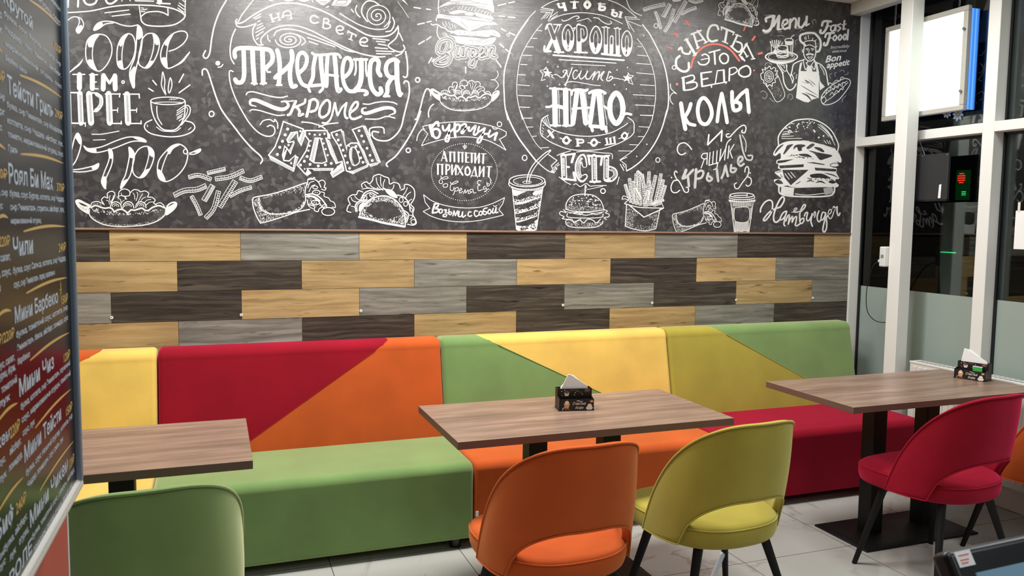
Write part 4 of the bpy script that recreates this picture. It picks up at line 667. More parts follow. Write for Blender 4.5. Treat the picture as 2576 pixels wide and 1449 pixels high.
G('oval_slogan_lettering').run('''s 26:695,45 712,88 765,85;l 34:762,42 785,122;m 11:678,52 718,44 738,42 778,34 768,132 805,124;l 16:845,25 942,25;l 36:893,25 893,95;m 12:868,100 918,97;c 34:1050,20 1082,58 1050,95 1018,58;l 34:1205,45 1195,112;l 14:1180,45 1268,50;s 28:1210,78 1262,88 1252,120 1200,122;l 32:1365,122 1350,172;s 24:1370,150 1412,165 1395,200 1350,182;l 30:1460,150 1445,208;m 10:1340,115 1385,122 1435,140 1480,155 1420,205 1470,218
@well_word_lettering;l 62:590,310 700,625;l 40:705,310 560,610;s 22:545,352 568,300 610,295;s 24:530,560 532,622 605,622;m 20:650,632 762,635;l 14:640,298 735,298;-l 46:592,318 648,470;-l 24:700,322 655,440
c 54:815,322 858,400 858,530 818,600 775,530 770,400;-s 36:772,475 772,400 815,325 858,400 858,480;s 10:870,350 905,335 880,380
l 60:945,312 950,625;s 48:950,322 1015,342 1030,420 1010,480 955,500;m 20:895,635 1048,640;-l 42:945,325 948,490;-s 32:958,325 1015,345 1028,420 1005,465
c 54:1155,340 1200,430 1195,560 1150,630 1108,560 1105,430;-s 36:1107,505 1107,430 1155,345 1198,430 1195,515;l 50:1275,340 1275,640;l 46:1345,450 1342,640;l 50:1415,352 1420,660;l 26:1225,655 1452,678;m 14:1230,330 1318,340 1375,345 1458,355;-l 34:1275,348 1275,530;-l 28:1344,458 1343,530;-l 34:1415,360 1418,540
c 52:1530,395 1570,470 1565,590 1525,662 1490,590 1490,470;-s 34:1492,565 1492,470 1530,400 1568,470 1566,565;@rule_drawing;l 20:635,670 1495,732;s 11:710,725 1050,745 1400,768;l 8:850,780 1270,800
@star_drawing;z 58 5:565,890;z 58 8:1535,950;p 9:475,855 520,850 548,815 560,840;l 9:475,857 512,900 490,980 540,965;l 9:600,905 630,915 615,930 640,950;l 9:1540,880 1565,915 1610,920 1575,955 1605,1028 1545,1000;l 9:1465,960 1500,975;d 8:566,753 692,812 1410,850 1537,820 563,1046 712,1027 1380,1030 1523,1082 1735,433
@must_word_lettering;l 64:652,1085 660,1518;m 24:595,1075 712,1080 600,1524 722,1526;l 64:785,1090 790,1518;m 24:725,1082 842,1090 750,1526 862,1526;s 28:550,1300 600,1296 660,1262;l 44:640,1278 792,1318;s 30:855,1152 870,1102 940,1088 1030,1100 1052,1088;l 58:925,1105 882,1440 872,1505;l 62:985,1112 1030,1498;s 28:870,1322 1000,1312 1072,1308;s 34:1070,1132 1120,1108 1200,1100 1268,1132
l 54:1135,1120 1082,1500;l 66:1190,1120 1232,1556;l 42:1080,1532 1275,1546;s 36:1095,1530 1112,1592;s 36:1270,1542 1282,1602;c 62:1400,1132 1470,1230 1472,1400 1400,1500 1332,1400 1330,1230;s 26:1255,1290 1300,1330;s 30:1480,1402 1525,1380 1582,1392;l 7:700,1090 712,1500;l 7:845,1100 850,1500;s 7:1052,1100 1030,1150 1070,1480;s 7:1270,1145 1240,1180 1290,1520;s 7:1480,1200 1510,1300 1500,1400;-x 5 70:620,1100 1500,1110 1500,1480 620,1500''').done()
Draw('live_word_lettering', 1350, 160, 5.6).run('''s 11:245,155 290,160 340,195 375,190;s 20:375,190 402,150 425,102;s 11:425,97 395,90 370,110 382,125;s 10:425,102 430,150 445,195;l 14:502,55 440,220 402,300;s 14:412,312 394,302 402,288;s 13:572,108 560,92 530,105 510,150 518,205 545,215 580,180 602,140;s 14:628,100 602,180 625,217 670,185 712,125;s 16:716,105 692,170 702,216 742,214;s 14:745,215 790,150 822,112;s 16:822,112 805,170 785,228;s 14:800,190 850,125 885,115;s 16:885,115 875,170 860,230;s 13:870,200 930,122 952,110;s 16:948,115 905,200 930,240;s 15:1045,130 1020,112 1000,180 985,225 1010,245 1050,225 1070,192 1042,180 1018,205;s 10:1065,208 1110,205 1185,222;s 9:405,300 440,262 520,255 650,275 780,300 900,312''').done()
G('oval_frame_drawing').run('''s 10:490,95 560,50 640,15 700,0;s 10:1300,0 1400,35 1500,90 1590,160 1650,215;s 9:590,255 680,205 800,170 1000,155 1200,180 1350,230 1480,290;l 10:490,95 638,118 575,258;m 8:475,118 625,130 480,145 600,150 490,235 560,150 520,225 580,150 550,225 605,150 600,210 690,145 610,230 690,180;l 10:1650,215 1508,205 1560,350;m 8:1520,230 1690,235 1530,250 1710,320 1540,262 1620,390
s 11:740,240 760,256 820,240 880,205 930,195 950,215 920,230;s 10:1125,215 1180,222 1230,262 1300,296 1345,280 1330,256;s 7:920,260 1000,240 1060,225 1100,265
s 10:420,135 330,230 220,390 130,560;s 18:330,235 220,395 130,560 80,720;s 15:80,720 45,850 35,1000 40,1150 50,1300 85,1455;s 16:1720,300 1810,420 1890,570 1960,720 2010,900 2035,1100 2030,1300 1985,1460;s 8:500,290 430,370 360,470 300,570 240,700 210,850 195,1000 195,1150 220,1300 262,1455;s 8:1655,470 1730,570 1790,690 1840,820 1870,960 1880,1150 1865,1300 1838,1455
m 8:435,368 500,376 360,465 440,468 305,568 395,572 260,670 375,676 235,783 320,786 210,908 300,912 205,1030 350,1043 210,1160 378,1168 225,1300 352,1306 262,1435 370,1436 1658,565 1712,570 1655,668 1788,682 1645,772 1822,782 1645,885 1852,903 1690,1030 1867,1040 1605,1150 1867,1165 1630,1275 1862,1285 1690,1400 1848,1406;s 11:1525,0 1560,90 1620,150 1710,192''').done()
H('oval_frame_drawing').run('''s 17:57,-10 110,130 200,300 300,440 410,580;s 11:410,580 500,660 570,708 625,722;s 15:1950,-10 1900,180 1830,340 1740,480 1640,590 1550,660 1480,700;s 6:228,-10 300,180 400,360 480,450;s 8:1802,-10 1760,150 1690,290 1610,400 1530,480 1400,570;m 7:250,80 370,80 295,185 380,185 370,296 420,290 470,430 565,424 1635,45 1788,48 1620,180 1748,188 1610,296 1682,298 1510,392 1612,395 1380,465 1548,467
s 11:555,45 490,85 470,150 465,250 490,295;s 10:480,100 560,185 700,250 900,288 1100,290 1300,250 1450,170 1490,140;s 10:480,290 600,370 800,445 1000,460 1200,440 1400,370 1520,300 1565,250;s 11:1565,250 1560,130 1490,70;m 6:500,80 540,165 520,70 560,178 490,105 515,150 545,60 580,190 490,160 510,172 485,190 505,210 480,220 500,245 480,250 495,275
l 30:560,228 615,308;l 12:622,230 545,305;c 25:770,302 806,345 770,380 732,345;m 11:695,312 722,325 805,330 830,345;l 26:900,332 905,405;s 18:905,335 960,335 966,365 912,372;m 10:878,325 915,325 882,412 928,408;c 25:1095,330 1130,368 1090,405 1060,370;m 11:1022,370 1050,372 1140,362 1168,368;l 22:1240,322 1252,385;l 22:1285,320 1292,380;l 22:1330,305 1340,370;l 14:1225,397 1347,376;m 9:1222,320 1258,312 1268,318 1300,312 1312,305 1345,298;c 20:1455,252 1485,287 1450,325 1420,290;m 10:1385,322 1418,310 1488,270 1500,258
s 17:595,700 625,722''').done()
H('eat_word_lettering').run('''l 68:735,525 745,782;m 22:705,522 872,498 715,792 882,812 760,652 802,656;m 28:862,505 832,600 855,720 875,808;s 66:985,635 962,535 910,605 905,720 948,802 992,765;l 64:1095,530 1100,818;m 24:1020,522 1202,530 1050,828 1168,826;l 26:1030,525 1042,622;l 26:1190,530 1175,630;l 64:1240,540 1236,800;s 52:1255,660 1330,690 1348,750 1305,800 1245,808;l 18:1200,528 1278,520
-l 44:737,545 745,765;-s 40:985,640 960,545 912,610 908,718 948,790 990,765;-l 40:1096,548 1100,800;-l 40:1240,560 1237,780;-s 28:1285,672 1332,700 1345,750 1300,798;l 6:765,540 770,770;l 6:935,600 930,720;l 6:1075,545 1080,800
h 6 22 17:732,545 742,765;h 6 24 16:955,545 912,610 905,718 940,785;h 6 24 15:1100,548 1105,800;h 6 22 15:1244,560 1241,785;h 5 12 11:1290,678 1335,705 1345,750 1305,792
l 9:820,465 700,500 655,522;s 9:885,480 1000,470 1200,490 1300,500 1310,560;l 10:625,722 592,640 658,578 560,510;m 9:640,712 618,655 652,690 632,645 660,680 648,655 640,640 680,605 660,645 690,625;l 10:1475,702 1470,630 1400,575 1480,540;m 9:1445,700 1425,655 1455,660 1430,620 1400,620 1440,690;s 9:680,770 760,830 822,862;s 9:850,866 885,853 932,885 1000,850 1050,880 1100,876 1242,872;l 9:1390,770 1365,862;s 7:1010,920 1090,905 1200,880''').done()
H('small_hamburger_drawing').run('''s 11:765,1150 770,1080 820,1010 900,980 990,975 1090,990 1170,1050 1205,1130 1210,1165;l 15:993,872 988,992;m 6:1000,870 1010,905 985,900 1005,940;s 11:760,1150 850,1175 1000,1182 1130,1172 1215,1155;x 9 62:800,1080 830,1020 900,992 1000,985 1090,1000 1160,1060 1190,1120 1100,1110 1000,1090 900,1100 800,1120;x 4 220:775,1100 900,1110 1000,1105 1100,1120 1200,1140 1130,1165 1000,1172 850,1165 770,1145
s 10:735,1155 762,1190 705,1178 690,1210 742,1240 720,1262 792,1272;s 10:1215,1158 1250,1172 1230,1195 1270,1212 1265,1240 1212,1250 1240,1272;s 10:780,1202 792,1245 1000,1256 1180,1246 1200,1205;s 8:760,1180 860,1195 1000,1190 1100,1200 1210,1180;s 9:800,1195 870,1192 912,1180;s 9:910,1200 1000,1222 1082,1205;s 8:850,1200 930,1215 960,1195;s 8:1060,1200 1120,1215 1190,1190;s 11:770,1280 830,1270 860,1312 920,1275 970,1312 1020,1270 1080,1280 1120,1312 1172,1268;s 8:790,1262 830,1290 900,1290 940,1262
s 11:760,1288 770,1330 830,1360 980,1370 1120,1360 1190,1320 1196,1290;x 4 200:770,1300 900,1310 1100,1310 1190,1300 1185,1320 1100,1358 980,1365 830,1352 775,1330;@ring_drawing;e 13:1198,938 27,28;e 10:278,548 27,32;e 10:1843,573 24,27;d 8:1715,388 1595,530''').done()
d = H('fries_box_drawing')
for q in ('1530,1070 1490,960 1462,860', '1560,1085 1530,940 1512,790', '1600,1095 1575,950 1562,820', '1640,1105 1630,930 1620,760', '1690,1115 1680,920 1660,740', '1590,1060 1585,900 1590,735', '1710,1115 1728,910 1742,712', '1770,1105 1750,960 1745,820', '1740,1105 1780,930 1820,755', '1800,1115 1845,930 1882,735', '1830,1105 1870,950 1910,805', '1860,1095 1900,980 1932,872', '1690,900 1650,760 1600,705', '1640,1030 1605,960 1575,905', '1680,1090 1720,1000 1730,930'): d.run('y 32:' + q)
d.run('''-F:1450,1085 1600,1125 1750,1135 1910,1140 1870,1150 1820,1380 1700,1405 1560,1385 1460,1350 1475,1095;l 10:1475,1090 1460,1350;s 11:1460,1350 1560,1385 1700,1405 1820,1380;l 10:1820,1380 1870,1145;l 10:1450,1085 1500,1040;s 11:1450,1085 1600,1125 1750,1135 1912,1138;l 13:1500,1098 1680,1245 1905,1142;l 9:1912,1138 1882,1060;s 9:1420,1030 1442,995 1505,1022;s 9:1420,1035 1460,1030 1500,1045;y 24:1780,1092 1830,1062 1915,1045
x 4 190:1480,1110 1560,1150 1620,1210 1550,1250 1560,1370 1465,1345;x 4 150:1720,1240 1860,1160 1820,1370 1740,1390 1790,1290;x 4 70:1480,1330 1800,1350 1700,1395 1560,1378''').done()
I_ = lambda n: Draw(n, 1600, 0, 4.83)
I_('happiness_lettering').run('''s 28:530,680 490,720 488,800 530,850 590,870 638,840 640,765;e 12:462,820 23,23;s 24:520,595 550,578 572,640 640,655 660,622;m 14:510,610 555,590;l 32:610,478 720,665;m 14:585,490 635,468 690,680 740,640;l 26:700,418 752,585;l 24:745,372 852,515;m 22:668,418 790,370;l 18:735,505 820,478;m 15:735,592 772,570 825,530 872,502;s 26:1000,358 980,312 920,310 882,360 868,450 910,502 985,490
l 22:1035,330 1190,395;l 28:1105,362 1080,510;m 16:1037,328 1037,365 1192,393 1175,425 1048,502 1115,530;l 24:1232,425 1170,560;m 15:1208,420 1275,445;s 22:1222,505 1278,530 1285,590 1240,632 1150,560;l 20:1340,532 1428,712;m 15:1400,720 1445,712 1322,545 1352,522;l 22:1340,540 1262,672;m 15:1250,665 1290,725;l 20:1282,690 1318,738;l 18:1302,612 1350,690;m 12:1335,695 1365,678
@this_is_word_lettering;s 18:800,672 840,658 882,690 882,750 840,785 780,782 752,752;s 13:790,728 840,715 880,712;l 18:885,640 1018,605;l 22:950,622 960,780;c 20:1065,650 1115,680 1112,750 1060,772 1020,732 1020,680
@bucket_word_lettering;l 30:572,950 582,1092;l 18:555,948 660,918;s 18:600,935 690,915 702,970 610,1012;s 18:610,1012 720,1000 738,1050 680,1085 582,1098;l 24:790,890 802,1050;m 18:788,890 915,872 795,968 872,952 800,1052 902,1032;l 16:985,870 962,1012;l 16:985,860 1070,850;l 24:1065,852 1070,990;m 16:908,1030 1102,996 915,1030 916,1062 1096,996 1090,1014;l 20:1135,832 1130,982;s 16:1135,832 1200,820 1228,860 1180,900 1135,912;c 20:1340,800 1385,840 1380,910 1310,935 1250,900 1260,840
@cola_word_lettering;l 50:545,1255 565,1400 598,1570;s 44:665,1260 640,1340 590,1425;s 40:590,1425 640,1500 715,1522;c 46:830,1192 898,1280 918,1400 860,1505 780,1480 748,1350 772,1230;s 42:1040,1135 1010,1280 985,1480;s 44:1040,1135 1070,1280 1098,1440 1105,1490;s 46:1165,1115 1168,1250 1192,1340 1258,1322 1262,1262 1200,1232;s 42:1185,1255 1270,1150 1345,1092;l 46:1345,1092 1370,1365
@curl_drawing;s 10:415,1018 425,1080 478,1128 490,1140 450,1130 415,1170 420,1230 450,1268''').done()
I_('coral_arc_drawing').run('''*s 22:668,825 690,730 750,630 840,560 950,535 1060,555 1150,610 1210,680 1255,740;*m 22:605,250 645,310 460,400 500,440 1445,445 1412,487 1530,642 1488,655;*m 16:395,572 435,590 1330,318 1308,372;*d 11:1433,857;*d 17:497,1023''').done('coral pink arc and rays')
J = lambda n: Draw(n, 1660, 290, 4.83)
J('wings_lettering').run('''l 18:595,235 580,360;l 18:580,360 755,185;l 18:755,185 745,315;s 15:840,225 810,232 812,262 850,262 880,230 960,150 1020,120 1046,155 1030,210 995,205 1000,180;s 15:385,415 350,370 300,335 240,350 212,400 220,450 260,480 312,458
@box_word_lettering;s 13:572,460 522,470 505,510 540,532 572,520;l 13:576,458 570,598;l 12:540,532 500,640;l 13:610,450 595,610;l 13:650,440 640,592;l 13:695,430 685,590;l 13:595,608 712,575;s 12:702,575 690,640 650,662;l 14:740,412 725,558;l 12:725,555 808,385;s 13:862,290 820,330 800,400 785,545;l 14:840,372 825,525;l 12:900,355 848,440;l 13:850,440 880,520
@grey_wings_lettering;~l 36:318,665 278,768;~s 30:405,662 350,720 300,765;~s 30:340,745 352,862;~l 32:440,655 425,878;~s 28:440,702 500,672 528,700 500,760 440,772;~s 28:588,702 570,770 600,800 632,772 600,742;~l 30:690,655 708,802;~s 28:748,765 775,700 792,620;~l 30:795,612 825,742;~s 26:866,602 860,680 900,690 925,652 880,642;~s 26:950,582 1002,540 990,502 955,522 950,582 980,615 1020,590;~s 20:970,240 990,340 1010,440 1050,532 1110,542 1122,492 1070,490;~s 14:1000,240 1045,330 1040,440
@curl_drawing;s 14:210,695 190,678 175,710 200,770 230,800 270,870 300,930 340,932 346,888 320,872;s 14:240,910 200,940 150,930 134,870 165,800 210,790;s 14:1030,690 1040,640 1065,625 1080,670 1060,740 1000,820 950,890 912,880 905,840 930,820;s 14:1060,745 1105,770 1106,830 1070,862 1045,845;d 9:140,757 1095,700''').done()
J('coffee_to_go_drawing').run('''e 13:995,972 145,28;m 12:900,975 1060,972 1060,958 1060,985;s 11:850,975 855,1010 1000,1025 1140,1010 1142,975;s 15:840,1030 900,1045 1000,1050 1100,1045 1156,1030;o 7 34:998,1042 155,14;l 11:862,1060 905,1420;l 11:1132,1060 1080,1420;s 15:905,1420 990,1428 1080,1420;h 6 22 24:880,1085 1115,1085;h 6 22 58:905,1350 1080,1350;h 4 3 70:875,1190 900,1190;h 4 3 70:1095,1190 1115,1190;-f:905,1140 940,1120 1050,1115 1085,1145 1085,1260 1040,1300 960,1300 905,1270;c 9:905,1140 940,1120 1050,1115 1085,1145 1085,1260 1040,1300 960,1300 905,1270;x 6 60:910,1390 1075,1390 1080,1420 905,1420''').done()
K = lambda n: Draw(n, 1880, 0, 4.83)
d = K('menu_lettering').run('''s 34:195,370 235,382 290,335 318,205;s 30:228,262 228,222 290,200 330,195;s 36:322,200 312,305;s 30:315,318 385,192;l 36:385,195 372,355;s 22:372,360 412,355;s 26:425,315 482,280 482,240 440,252 425,315 452,352 512,328;l 30:522,235 512,345;s 28:520,275 565,225 592,248 585,335;s 28:628,220 622,312 662,330 708,262;l 30:722,202 712,305;s 18:712,315 752,290
~s 6:190,400 240,408 290,370;~s 6:370,388 420,385;~s 6:590,350 640,345;~s 6:215,190 260,182 320,180
@fast_food_lettering;s 28:905,312 920,268 960,256 1018,262;s 28:980,268 962,340 920,400 885,395 892,365;l 16:950,328 1002,316;s 20:1060,305 1020,320 1015,368 1050,372 1072,312;l 22:1075,302 1070,372;s 19:1132,290 1095,310 1130,342 1098,380;l 24:1180,252 1165,358;l 14:1148,302 1202,292;s 14:1165,360 1198,350;s 26:945,452 960,412 1010,402 1055,400;s 28:1005,412 988,480 962,545 930,545 935,522;l 15:975,472 1022,460;c 20:1068,430 1085,460 1060,492 1040,465;c 20:1130,425 1146,455 1120,487 1105,457;c 20:1188,415 1202,450 1180,482 1165,452;l 24:1225,362 1214,482''')
d.run('@tagline_lettering'); d.text('Incredibly', (1012, 594), (1243, 576), 40, 0.25); d.text('delicious', (1030, 642), (1206, 628), 36, 0.25); d.run('@greeting_lettering'); d.text('Bon', (945, 760), (1140, 730), 82, 0.3, bold=0.025); d.text('appetit', (962, 828), (1246, 786), 74, 0.3, bold=0.025)
d.done()
K('chef_drawing').run('''s 26:700,545 645,495 645,432 700,408 745,400 812,405 852,440 886,492 890,560 872,618 838,630;s 12:690,570 692,512 750,495 818,500 830,545 828,585;s 11:700,562 760,545 826,578;m 9:705,440 720,480 740,425 745,475 800,460 785,490 840,480 820,500 850,560 830,580 690,450 705,485
s 14:690,575 682,640 700,700 730,735 770,742 810,710 830,650 830,580;m 13:712,596 742,592 775,592 808,598;s 8:755,600 745,642 772,648;m 8:722,612 740,610 780,610 798,614;f:708,665 735,650 760,656 785,650 812,664 790,674 760,664 728,674;s 8:735,688 760,696 788,686;s 9:728,692 760,722 792,692;s 9:680,600 665,620 685,650;s 12:735,742 725,765;s 12:805,735 820,760
s 13:690,720 680,740 705,845 742,795;s 13:810,720 825,760 815,845 782,800;s 11:712,762 750,815 802,755;f:735,808 755,800 778,808 790,880 770,925 752,880 725,935 708,900
s 16:690,725 620,748 560,785 542,860 525,925;s 13:540,905 560,960 545,1010;s 16:345,752 382,812 425,885 442,990 470,1058 512,1095 560,1072 592,1020;s 12:470,780 482,860 520,925 552,1005;s 10:385,775 430,850 470,862 482,790;m 10:400,770 430,800 440,770 450,830 410,860 440,885
F:625,862 870,872 866,1190 800,1205 740,1245 690,1238 590,1190;F:638,770 668,752 645,868 622,868;F:825,750 848,772 868,872 838,872;s 16:830,755 900,792 950,860 970,960 982,1035;s 10:880,800 920,860 935,910;s 11:870,920 880,990 930,1050;F:872,985 940,1055 880,1098;m 7:600,900 590,960 560,900 580,880
-t 9:655,992 740,1010 700,975 760,1000;-t 9:700,968 760,1010 805,1062;-t 9:740,962 800,1010 830,1042;-t 10:638,1030 740,1092 862,1165;-t 20:655,1130 730,1165 790,1240;-t 14:700,1120 800,1165 858,1195
e 17:413,690 194,62;e 6:413,690 160,46;f:228,718 300,762 420,780 545,752 602,712 570,735 430,755 300,742;-f:330,695 500,690 500,660 330,660;l 9:285,502 296,662;l 9:372,640 400,545;m 11:275,505 300,560 300,492 320,580 330,490 335,590 355,485 345,600 380,490 360,580 400,500 375,560 430,520 395,560;e 11:505,488 50,20;l 11:455,490 495,692;l 11:556,490 542,690;m 8:480,520 505,680 530,520 525,680;m 10:520,470 545,440 545,440 570,425;f:470,505 545,505 540,545 475,545;-e 20:425,580 45,30;e 12:425,585 62,34;s 12:362,600 355,650 365,690 420,700 482,688 490,600;s 8:362,622 420,632 488,622;s 8:365,640 400,655 440,640 485,650;f:365,662 420,675 485,662 485,678 420,690 366,678;f:310,640 330,600 350,610 345,660''').done()
K('wrap_sketch').run('''s 8:215,1020 290,1130 360,1238 452,1168 420,1040 355,880;s 10:170,960 163,900 192,880 180,842 220,850 212,818 240,832 268,803 290,840 320,820 345,835 335,865 368,860 345,910 368,935 335,960 340,1000 305,1010 300,1050 270,1030 240,1050 230,1012 198,1010 200,980 170,960;e 8:262,930 55,70;e 6:262,930 36,50;m 6:250,890 255,960 275,895 270,970 235,920 290,930 240,950 290,955;x 4 40:230,1040 350,1010 430,1150 360,1220
@hot_dog_sketch;c 11:895,1195 940,1110 1010,1050 1100,992 1180,955 1242,972 1246,1030 1180,1130 1100,1220 1000,1268 920,1265;s 8:905,1200 980,1120 1060,1070 1150,1015 1215,985;s 8:940,1240 1040,1170 1140,1080 1225,1000;e 8:925,1215 30,40;s 8:930,1120 960,1130 960,1090 1000,1110 1010,1060 1050,1090 1060,1040 1100,1070 1110,1020 1150,1050 1160,1000 1200,1020;s 8:1000,1160 1030,1120 1050,1150 1080,1100 1110,1120 1130,1080 1160,1090 1170,1050;s 9:985,1040 1000,1005 1030,1020 1080,975 1120,985 1140,940 1175,940
@swirl_drawing;~s 5:215,800 225,770 270,765 300,790;~s 5:160,1120 200,1105 240,1150 215,1200 180,1180;~s 5:270,1190 300,1220 330,1240;~s 5:490,1200 500,1150 540,1150 550,1190 520,1215;~s 5:800,300 790,260 820,235 835,270;~s 5:640,380 660,355 690,370;~s 5:360,440 400,430 450,440;~s 5:1010,960 1000,910 1030,890;~s 5:1070,930 1060,890 1085,880;~s 5:1120,870 1160,850 1180,880;~s 5:1180,910 1220,900 1220,870;~s 5:1150,1240 1160,1200 1200,1160;~s 5:590,540 580,500 610,480''').done()
L = lambda n: Draw(n, 1880, 280, 4.673)
L('big_hamburger_drawing').run('''f:370,395 480,352 700,350 900,398 1045,458 1105,560 1095,605 1050,590 1080,640 1000,660 1050,668 1045,720 1080,790 1040,800 1035,830 1075,868 1040,895 900,885 700,892 520,888 470,872 380,885 318,835 320,800 400,790 320,720 400,690 360,670 365,625 342,612 345,575 390,555 385,490 330,525 302,500 340,430
-f:395,400 425,395 370,450 320,505 340,450;-f:470,400 540,388 500,430 440,500 420,500 450,440;-f:560,400 640,388 685,405 640,430 640,460 600,465 580,420 540,450;-f:700,420 760,378 790,395 730,440 700,440;-f:790,420 860,430 905,470 880,480 800,440;-f:720,460 860,490 1000,520 910,560 850,570 790,500;-f:600,505 700,500 760,540 700,535 640,525;-x 8 40:420,520 600,510 780,560 600,550
-F:355,580 550,562 440,600 350,612;-F:370,638 662,622 660,655 385,672;-F:692,602 780,598 910,622 900,632;-F:790,662 1045,680 1038,708 800,695;-e 8:1025,632 52,22;-F:410,688 720,688 510,870 435,780;m 9:440,730 492,802 475,722 528,788 508,712 565,780;-f:740,745 850,730 920,750 980,790 860,785 760,780;-f:900,725 1000,740 1068,780 1000,755;-x 9 40:700,770 980,770 1020,820 700,810;-f:320,830 370,800 420,850 350,850;-t 14:690,830 740,815 790,832;-t 18:800,840 860,825 920,850;-f:950,830 1000,810 1040,835 1000,850;-t 10:560,860 600,840 630,820;-m 7:400,770 390,740 410,760 405,780 340,720 400,705
-F:385,880 520,895 800,885 1020,885 1010,950 900,985 700,992 480,985 395,950;s 18:370,885 375,955 430,985 560,1000 760,1005 950,995 1015,960 1026,885;h 6 26 45:395,925 545,945;h 6 10 40:900,945 1005,920;s 10:560,970 700,985 900,965;s 8:380,885 520,898 700,893 1020,885
s 16:365,392 364,300 420,210 530,120 640,95 760,95 880,140 980,220 1040,320 1070,400 1060,470;x 10 48:430,220 500,150 600,112 780,108 800,160 700,200 560,260 440,250;d 11:838,308 893,290 780,225 790,240;m 8:400,300 545,290 400,322 640,318 410,268 540,245 405,280 500,268 420,245 520,228 640,345 725,352;s 8:825,150 900,210 970,290 1030,400;s 8:850,150 930,215 1000,310;s 8:870,180 940,240 1010,340;s 8:830,180 900,235 960,300;m 8:900,340 930,380 930,335 960,385 960,345 980,390 850,385 1030,440 880,390 1040,450''').done()
Draw('hamburger_word_lettering', 1900, 490, 6.33).run('''s 24:80,275 90,210 150,120 225,85 270,120 270,220 240,310 170,400 130,408 150,360 230,270 330,215;s 26:330,215 400,190 455,100 455,45 420,40 360,130 310,260 290,350 300,420 340,435 390,395;s 22:495,260 450,280 410,340 392,395 430,390 480,330 500,265;s 23:500,265 470,370 455,470 472,495;s 22:485,420 510,350 538,320 540,365 525,468;s 22:525,465 555,390 592,345 585,430;s 22:585,440 620,370 657,350 645,440 635,480 665,492 720,455;s 22:705,385 712,280 762,170 797,162 782,208 722,270;s 22:708,330 708,425 735,458 770,420 770,375 735,385 718,410;s 13:580,275 660,272 708,262;s 15:612,265 650,240 660,215 635,213 615,245 622,278 680,276
s 22:780,340 800,290 832,285 815,370 830,415 860,400 888,350;s 24:905,300 890,380 885,430 908,500;s 17:925,330 945,268 960,300 940,362;s 22:1012,258 985,340 990,402 1015,432 1042,400;s 22:1120,290 1075,280 1050,340 1050,402 1085,382 1120,300;s 24:1120,300 1105,400 1080,510 1075,570 1100,592 1130,540 1137,450 1130,372 1160,320;s 17:1150,322 1200,290 1210,240 1180,238 1160,290 1165,350 1190,382 1222,350 1250,270;s 10:1250,270 1272,220 1255,180 1238,195 1230,222;s 16:1240,192 1270,202 1300,188;s 24:1302,190 1300,260 1310,312 1330,330 1347,290''').done()
# ================================================================ menu board on the left, close to the camera
bd = Vector((0.01805, 1.06306, 0)).normalized(); bn = Vector((bd.y, -bd.x, 0)); bo = on_y(203, 1222, -2.7)
def on_board(px, py):
    d = ray(px, py); t = (bo - CAM).dot(bn) / d.dot(bn); p = CAM + d * t; q = p - bo; return (q.dot(bd), q.z)
board = empty('menu_board', bo); board.rotation_euler = (0, 0, math.atan2(bd.y, bd.x)); tag(board, 'tall black menu board with silver frame and white dish names at the left edge', 'menu board')
# local x runs along the board, -y faces the guests, z is up
GLOSS = simple('glossy_black_print', lin(20, 18, 18), 0.2, var=0.1, scale=3, spec=0.12)
TXT = simple('pale_blue_print', lin(176, 188, 200), 0.5, var=0.03); GOLD = simple('gold_print', lin(190, 158, 88), 0.5, var=0.1)
BW_, BH_ = -1.05, 1.12
o = MB(); o.box(BW_ + 0.02, -0.012, 0.004, 0.018, 0.012, BH_ - 0.012); o.build('poster_panel', GLOSS, board)
ALU = simple('anodised_frame', lin(142, 156, 172), 0.35, metal=0.55, var=0.03)
def frame_bar(x0, x1, z0, z1):
    o = MB(); o.box(x0, x1, -0.006, 0.022, z0, z1); o.build('frame', ALU, board, bevel=0.005, seg=3)
frame_bar(-0.0135, 0.0, 0.012, BH_); frame_bar(BW_, 0.0, BH_ - 0.014, BH_ + 0.0); frame_bar(BW_, BW_ + 0.014, 0.012, BH_ - 0.014)
for bx in (-0.32, -0.75): o = MB(); o.box(bx - 0.02, bx + 0.02, 0.018, 0.040 - 0.017 * -bx + 0.004, 0.03, 0.055); o.build('bracket', BLACKPL, board)
SOFTW = simple('light_grey_profile', lin(188, 186, 180), 0.5); o = MB(); o.prism([(-0.004, 0.0)] + arc(0.0075, 0.005, 0.0125, 230, 40, 8) + [(-0.004, 0.013)], BW_, 0.0005, 'x'); o.build('bottom_rail', SOFTW, board, True)
def btext(name, body, p0, p1, hpx, mat, bold=0.0):
    a = on_board(*p0); e = on_board(*p1); u = on_board(p0[0], p0[1] - hpx); h = u[1] - a[1]; q, fs = glyphs(body, bold); w = max(p[0] for p in q)
    me = bpy.data.meshes.new(name); sx = (e[0] - a[0]) / w
    me.from_pydata([(a[0] + sx * p[0], 0.0036, a[1] + (e[1] - a[1]) * p[0] / w * 0 + h * p[1]) for p in q], [], fs); me.update(); link(name, me, mat, board)
def bline(name, p0, p1, mat, w=0.004):
    a = on_board(*p0); e = on_board(*p1); n = 14; vs = []; fs = []
    for i in range(n + 1):
        t = i / n; x = a[0] + (e[0] - a[0]) * t; z = a[1] + (e[1] - a[1]) * t + 0.004 * math.sin(PI * t); hw = w / 2 * math.sin(PI * min(1, t * 0.93 + 0.07)) ** 0.6 + 0.0003
        vs += [(x, 0.0036, z - hw), (x, 0.0036, z + hw)]
    fs = [(2 * i, 2 * i + 2, 2 * i + 3, 2 * i + 1) for i in range(n)]
    me = bpy.data.meshes.new(name); me.from_pydata(vs, [], fs); me.update(); link(name, me, mat, board)
s4 = 3.624
